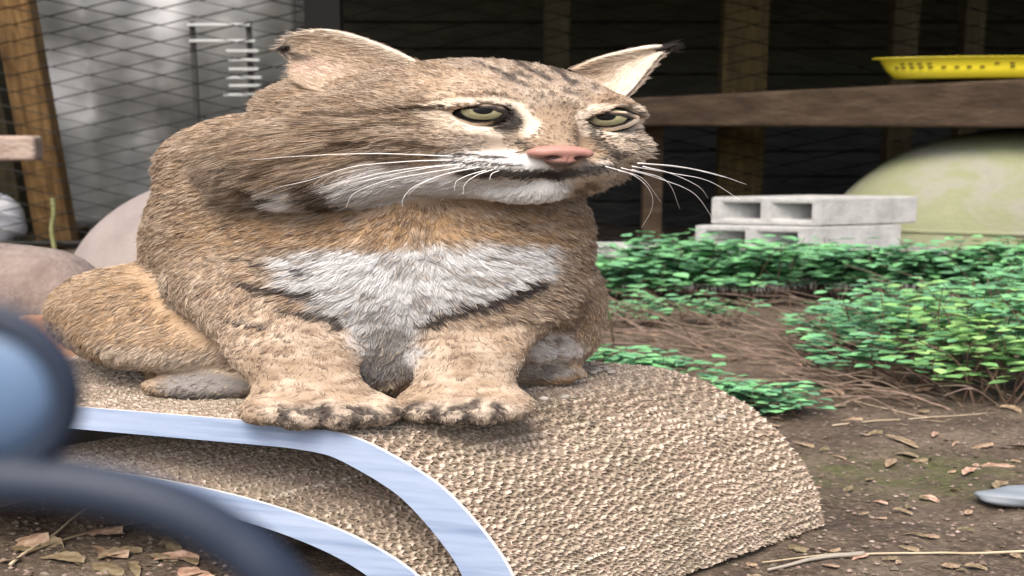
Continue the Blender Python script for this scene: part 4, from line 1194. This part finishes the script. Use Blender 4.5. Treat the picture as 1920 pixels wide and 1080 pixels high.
# right-hand bush
for i, (px, Y, h, ns, lf) in enumerate(((1560, 2.75, .17, 9, 9), (1640, 2.55, .20, 11, 10), (1730, 2.65, .2, 11, 9), (1800, 2.40, .25, 12, 11), (1890, 2.55, .25, 13, 12), (1690, 2.35, .17, 9, 8), (1960, 2.3, .26, 12, 12), (1850, 2.22, .20, 10, 10), (1770, 2.9, .24, 10, 10), (1900, 3.0, .26, 12, 11), (1640, 3.0, .17, 9, 8))):
    plant(at(px, 700, Y)[0], Y, h, .09, ns + 3, int(lf * 1.6), ("yellow-green" if i in (3, 7) else "straggly mid green") + " bush with bare brown stems " + ("near the mossy dirt" if Y < 2.6 else "between the front bushes and the leafy row"), "straggly bushes on the right", lsize=.0245, mat=M_leaf2 if i in (3, 7) else M_leaf, bare=.28)
# bare brown brush of dry twigs
M_dry = noisy("dry_twig", [(.12, .085, .06), (.2, .15, .11), (.32, .25, .19)], (1, 1, 1), 20, 4, .9, rnd=.35)
for i in range(240):
    Y = random.uniform(2.15, 3.4); px = random.uniform(1200, 1950) if Y > 2.5 else random.uniform(1480, 1950)
    u = at(px, 650, Y)[0]; z0 = float(ground_z(u * S, Y))
    L = random.uniform(.10, .30); a = random.uniform(2.2, 4.3); el = random.uniform(.02, .7)
    d = np.array([math.cos(a) * math.cos(el) * .8, math.sin(a) * math.cos(el) * .8, math.sin(el)])
    b_ = np.array([u, Y, z0 - .003]); P_ = bez([b_, b_ + d * L * .5 + np.array([0, 0, .012 + .02 * random.random()]), b_ + d * L + np.array([0, 0, random.uniform(-.01, .01)])], 5)
    for p in P_[1:]: p[2] = max(p[2], float(ground_z(p[0] * S, p[1])) + .001)
    r0 = random.uniform(.0014, .0034)
    o = MB().tube([wide(p) for p in P_], [r0 * (1 - .6 * k_ / (len(P_) - 1)) for k_ in range(len(P_))], 5).build("dry_twig", M_dry)
    tag(o, "bare brown dry twig lying among the green bushes", "twig", "dry twigs among the bushes")
# leafy litter: curled dry leaves
M_dl = noisy("dry_leaf", [(.14, .095, .06), (.27, .19, .12), (.42, .33, .23)], (1, 1, 1), 3, 4, .8, rnd=.5)
def dry_leaf_mesh(seed):
    r2 = random.Random(seed); V = []; Fs = []; n, m_ = 10, 4; cu = r2.uniform(-.3, .5); tw = r2.uniform(-1.2, 1.2); asy = r2.uniform(.6, 1.5); wd = r2.uniform(.35, .8); bend = r2.uniform(-.15, .15)
    for i in range(n + 1):
        t = i / n; w = .5 * math.sin(math.pi * min(1, t ** asy * .96 + .02)) ** .7 * r2.uniform(.7, 1.15)
        for j in range(m_ + 1):
            s_ = (j / m_ - .5) * 2
            V.append((t - .5, s_ * w * wd + bend * math.sin(t * 3.1), cu * (s_ * w) ** 2 + .06 * math.sin(t * 3.1) + tw * .12 * s_ * t + r2.uniform(-.012, .012)))
    for i in range(n):
        for j in range(m_):
            a = i * (m_ + 1) + j; Fs.append((a, a + m_ + 1, a + m_ + 2, a + 1))
    me = bpy.data.meshes.new("dry_leaf"); me.from_pydata(V, [], Fs); me.materials.append(M_dl); me.polygons.foreach_set("use_smooth", [True] * len(me.polygons)); return me
DLM = [dry_leaf_mesh(i) for i in range(16)]
def dry_leaf(px, py, L, label, group, rz=None):
    g = onz(px, py); z = float(ground_z(g[0] * S, g[1]))
    o = bpy.data.objects.new("dry_leaf", random.choice(DLM)); col.objects.link(o)
    o.location = (g[0] * S, g[1], z + .004); o.scale = (L * 1.5, L, L); o.rotation_euler = (random.uniform(-.2, .2), random.uniform(-.2, .2), random.uniform(-.9, .9) if rz is None else rz)
    tag(o, label, "dry leaf", group)
for px, py, L in ((1690, 832, .045), (1870, 866, .05), (1672, 862, .035), (1505, 833, .03), (1820, 880, .04), (1880, 905, .05), (1900, 838, .04), (1640, 822, .026), (1700, 850, .03), (1840, 835, .035), (1755, 818, .03), (1590, 905, .02)):
    dry_leaf(px, py, L, "curled tan dry leaf on the dirt beside the mossy patch", "dry leaves beside the mossy patch")
for i in range(60):
    dry_leaf(random.uniform(1150, 1915), random.uniform(560, 800), random.uniform(.015, .04), "small brown dry leaf under the green bushes", "dry leaves under the bushes")
for i in range(26):
    dry_leaf(random.uniform(-20, 460), random.uniform(965, 1085), random.uniform(.025, .05), "pale dry leaf on the dirt below the nested scratcher", "dry leaves below the scratcher")
for i in range(60):
    dry_leaf(random.uniform(1400, 1910), random.uniform(800, 1078), random.uniform(.010, .024), "tiny leaf flake on the bare dirt beside the scratcher", "leaf flakes on bare dirt")
# grit and crumbs
def grit():
    mb = MB()
    for i in range(2000):
        if i < 1500: px, py = random.uniform(1150, 1960), random.uniform(760, 1100)
        else: px, py = random.uniform(-40, 520), random.uniform(950, 1100)
        g = onz(px, py); r = random.uniform(.0012, .0042) * (1.6 if random.random() < .06 else 1)
        x, y = g[0] * S, g[1]; z = float(ground_z(x, y)) + r * .3
        ph = random.uniform(0, 6.28)
        V = [(x + r * 1.6 * math.cos(ph + t) * random.uniform(.7, 1.2), y + r * math.sin(ph + t), z) for t in (0, 1.57, 3.14, 4.71)] + [(x, y, z + r * .8), (x, y, z - r)]
        mb.add(V, [(0, 1, 4), (1, 2, 4), (2, 3, 4), (3, 0, 4), (1, 0, 5), (2, 1, 5), (3, 2, 5), (0, 3, 5)])
    o = mb.build("grit", noisy("grit", [(.08, .06, .045), (.16, .125, .095), (.3, .25, .2)], (1, 1, 1), 60, 3, .9, rnd=.5))
    tag(o, "loose grit and crumbs scattered over the dirt", "grit", kind="stuff")
grit()
# straws, stone
def straw(pts, r, label, mat=M_dl):
    P_ = []
    for (px, py) in pts:
        g = onz(px, py); P_.append(np.array([g[0] * S, g[1], float(ground_z(g[0] * S, g[1])) + r + .003]))
    q = bez(P_, 10)
    for p in q: p[2] = float(ground_z(p[0], p[1])) + r * .8
    qs = np.array(q); qs[:, 2] = np.convolve(np.pad(qs[:, 2], 4, mode='edge'), np.ones(9) / 9, 'valid') + .002
    o = MB().tube(list(qs), [r * (1 - .5 * i / (len(q) - 1)) for i in range(len(q))], 6).build("straw", mat, None, True); tag(o, label, "straw")
M_straw = noisy("straw", [(.42, .34, .22), (.58, .48, .34)], (1, 1, 1), 12, 4, .7)
straw([(1945, 1026), (1750, 1030), (1580, 1036), (1430, 1043)], .0022, "long pale straw lying across the bare dirt", M_straw)
straw([(1620, 1035), (1530, 1046), (1440, 1056)], .004, "short flat grey straw beside the long pale one", noisy("grey_straw", [(.3, .27, .23), (.4, .36, .3)], (1, 1, 1), 12))
straw([(1450, 690), (1560, 735), (1700, 775), (1760, 782)], .0016, "thin pale straw leaning out from behind the scratcher", M_straw)
straw([(1560, 800), (1680, 788), (1850, 775)], .0018, "straight pale straw under the bush stems", M_straw)
straw([(20, 1062), (80, 1010), (150, 965), (210, 948)], .003, "curved tan straw on the dirt below the nested scratcher", M_straw)
straw([(40, 1040), (140, 1000), (330, 965)], .0025, "thin brown straw crossing the curved one", M_dl)
stn = rock("grey_stone", wide(onz(1922, 938)) + np.array([0, 0, .006]), (.085, .034, .016), "smooth flat grey stone on the dirt past the mossy patch", simple("slate_grey", (.22, .25, .28), .5, .4), 8, "stone", .0)
# loose stick behind the bobcat's flank
sk = MB().tube([wide(p) for p in bez([at(1088, 455, 2.5), at(1108, 520, 2.47), at(1140, 585, 2.44), onz(1150, 640)], 6)], .0042, 6).build("leaning_stick", M_straw, None, True)
tag(sk, "thin pale stick leaning beside the bobcat's flank", "stick")
# crumbs of cardboard on the scratcher
M_crumb = noisy("crumb", [(.35, .3, .26), (.55, .5, .45)], (1, 1, 1), 50, rnd=.3)
for (px, py) in ((1122, 698), (1138, 696), (1146, 701), (1112, 702), (1020, 752), (1060, 748), (1352, 786)):
    g = onz(px, py, .25); o = rock("cardboard_crumb", wide(g) + np.array([0, 0, .0035]), (.007, .003, .003), "torn crumb of cardboard lying on the scratcher's top", M_crumb, int(px), "crumb", .3); o["group"] = "cardboard crumbs on the scratcher"

# ------------------------------------------------------------------ blurred thing close to the lens
NY = .20
fg = empty("wire_handle", (wide(at(200, 1000, NY))[0], NY, 0), "out-of-focus blue disc with a dark rim on a curved navy bar, before the scratcher", "handle")
kx = NY / FPX
c0 = wide(at(-45, 738, NY))
R_, nn = 168 * kx, 48
V = []; Fs = []
for j, (r, d) in enumerate(((0, -.004), (.4, -.0036), (.75, -.0022), (.95, 0), (.95, .003), (0, .003))):
    for i in range(nn):
        t = 2 * math.pi * i / nn; V.append((c0[0] + R_ * 1.02 * r * math.cos(t), c0[1] + d, c0[2] + R_ * .86 * r * math.sin(t)))
for j in range(5):
    for i in range(nn):
        i2 = (i + 1) % nn; Fs.append((j * nn + i, j * nn + i2, (j + 1) * nn + i2, (j + 1) * nn + i))
mesh("disc", V, Fs, noisy("blue_plastic", [(.10, .17, .28), (.14, .22, .36)], (1, 1, 1), 30, 2, .4, spec=.4), fg, True)
M_navy = simple("navy_rubber", (.022, .032, .055), .5, .35)
ring = [(c0[0] + R_ * 1.06 * math.cos(t), c0[1], c0[2] + R_ * .93 * math.sin(t)) for t in np.linspace(0, 2 * math.pi, 49)]
MB().tube(ring, 30 * kx, 8, False).build("rim", M_navy, fg, True)
bar = bez([wide(at(-260, 890, NY)), wide(at(-60, 896, NY)), wide(at(140, 910, NY)), wide(at(300, 945, NY)), wide(at(430, 1008, NY)), wide(at(540, 1105, NY)), wide(at(640, 1230, NY + .01)), np.array([wide(at(690, 1230, NY))[0], NY + .03, HC - .16]), np.array([wide(at(700, 1230, NY))[0], NY + .05, .3]), np.array([wide(at(700, 1230, NY))[0], NY + .05, -.02])], 10)
MB().tube(bar, 54 * kx, 12).build("bar", M_navy, fg, True)
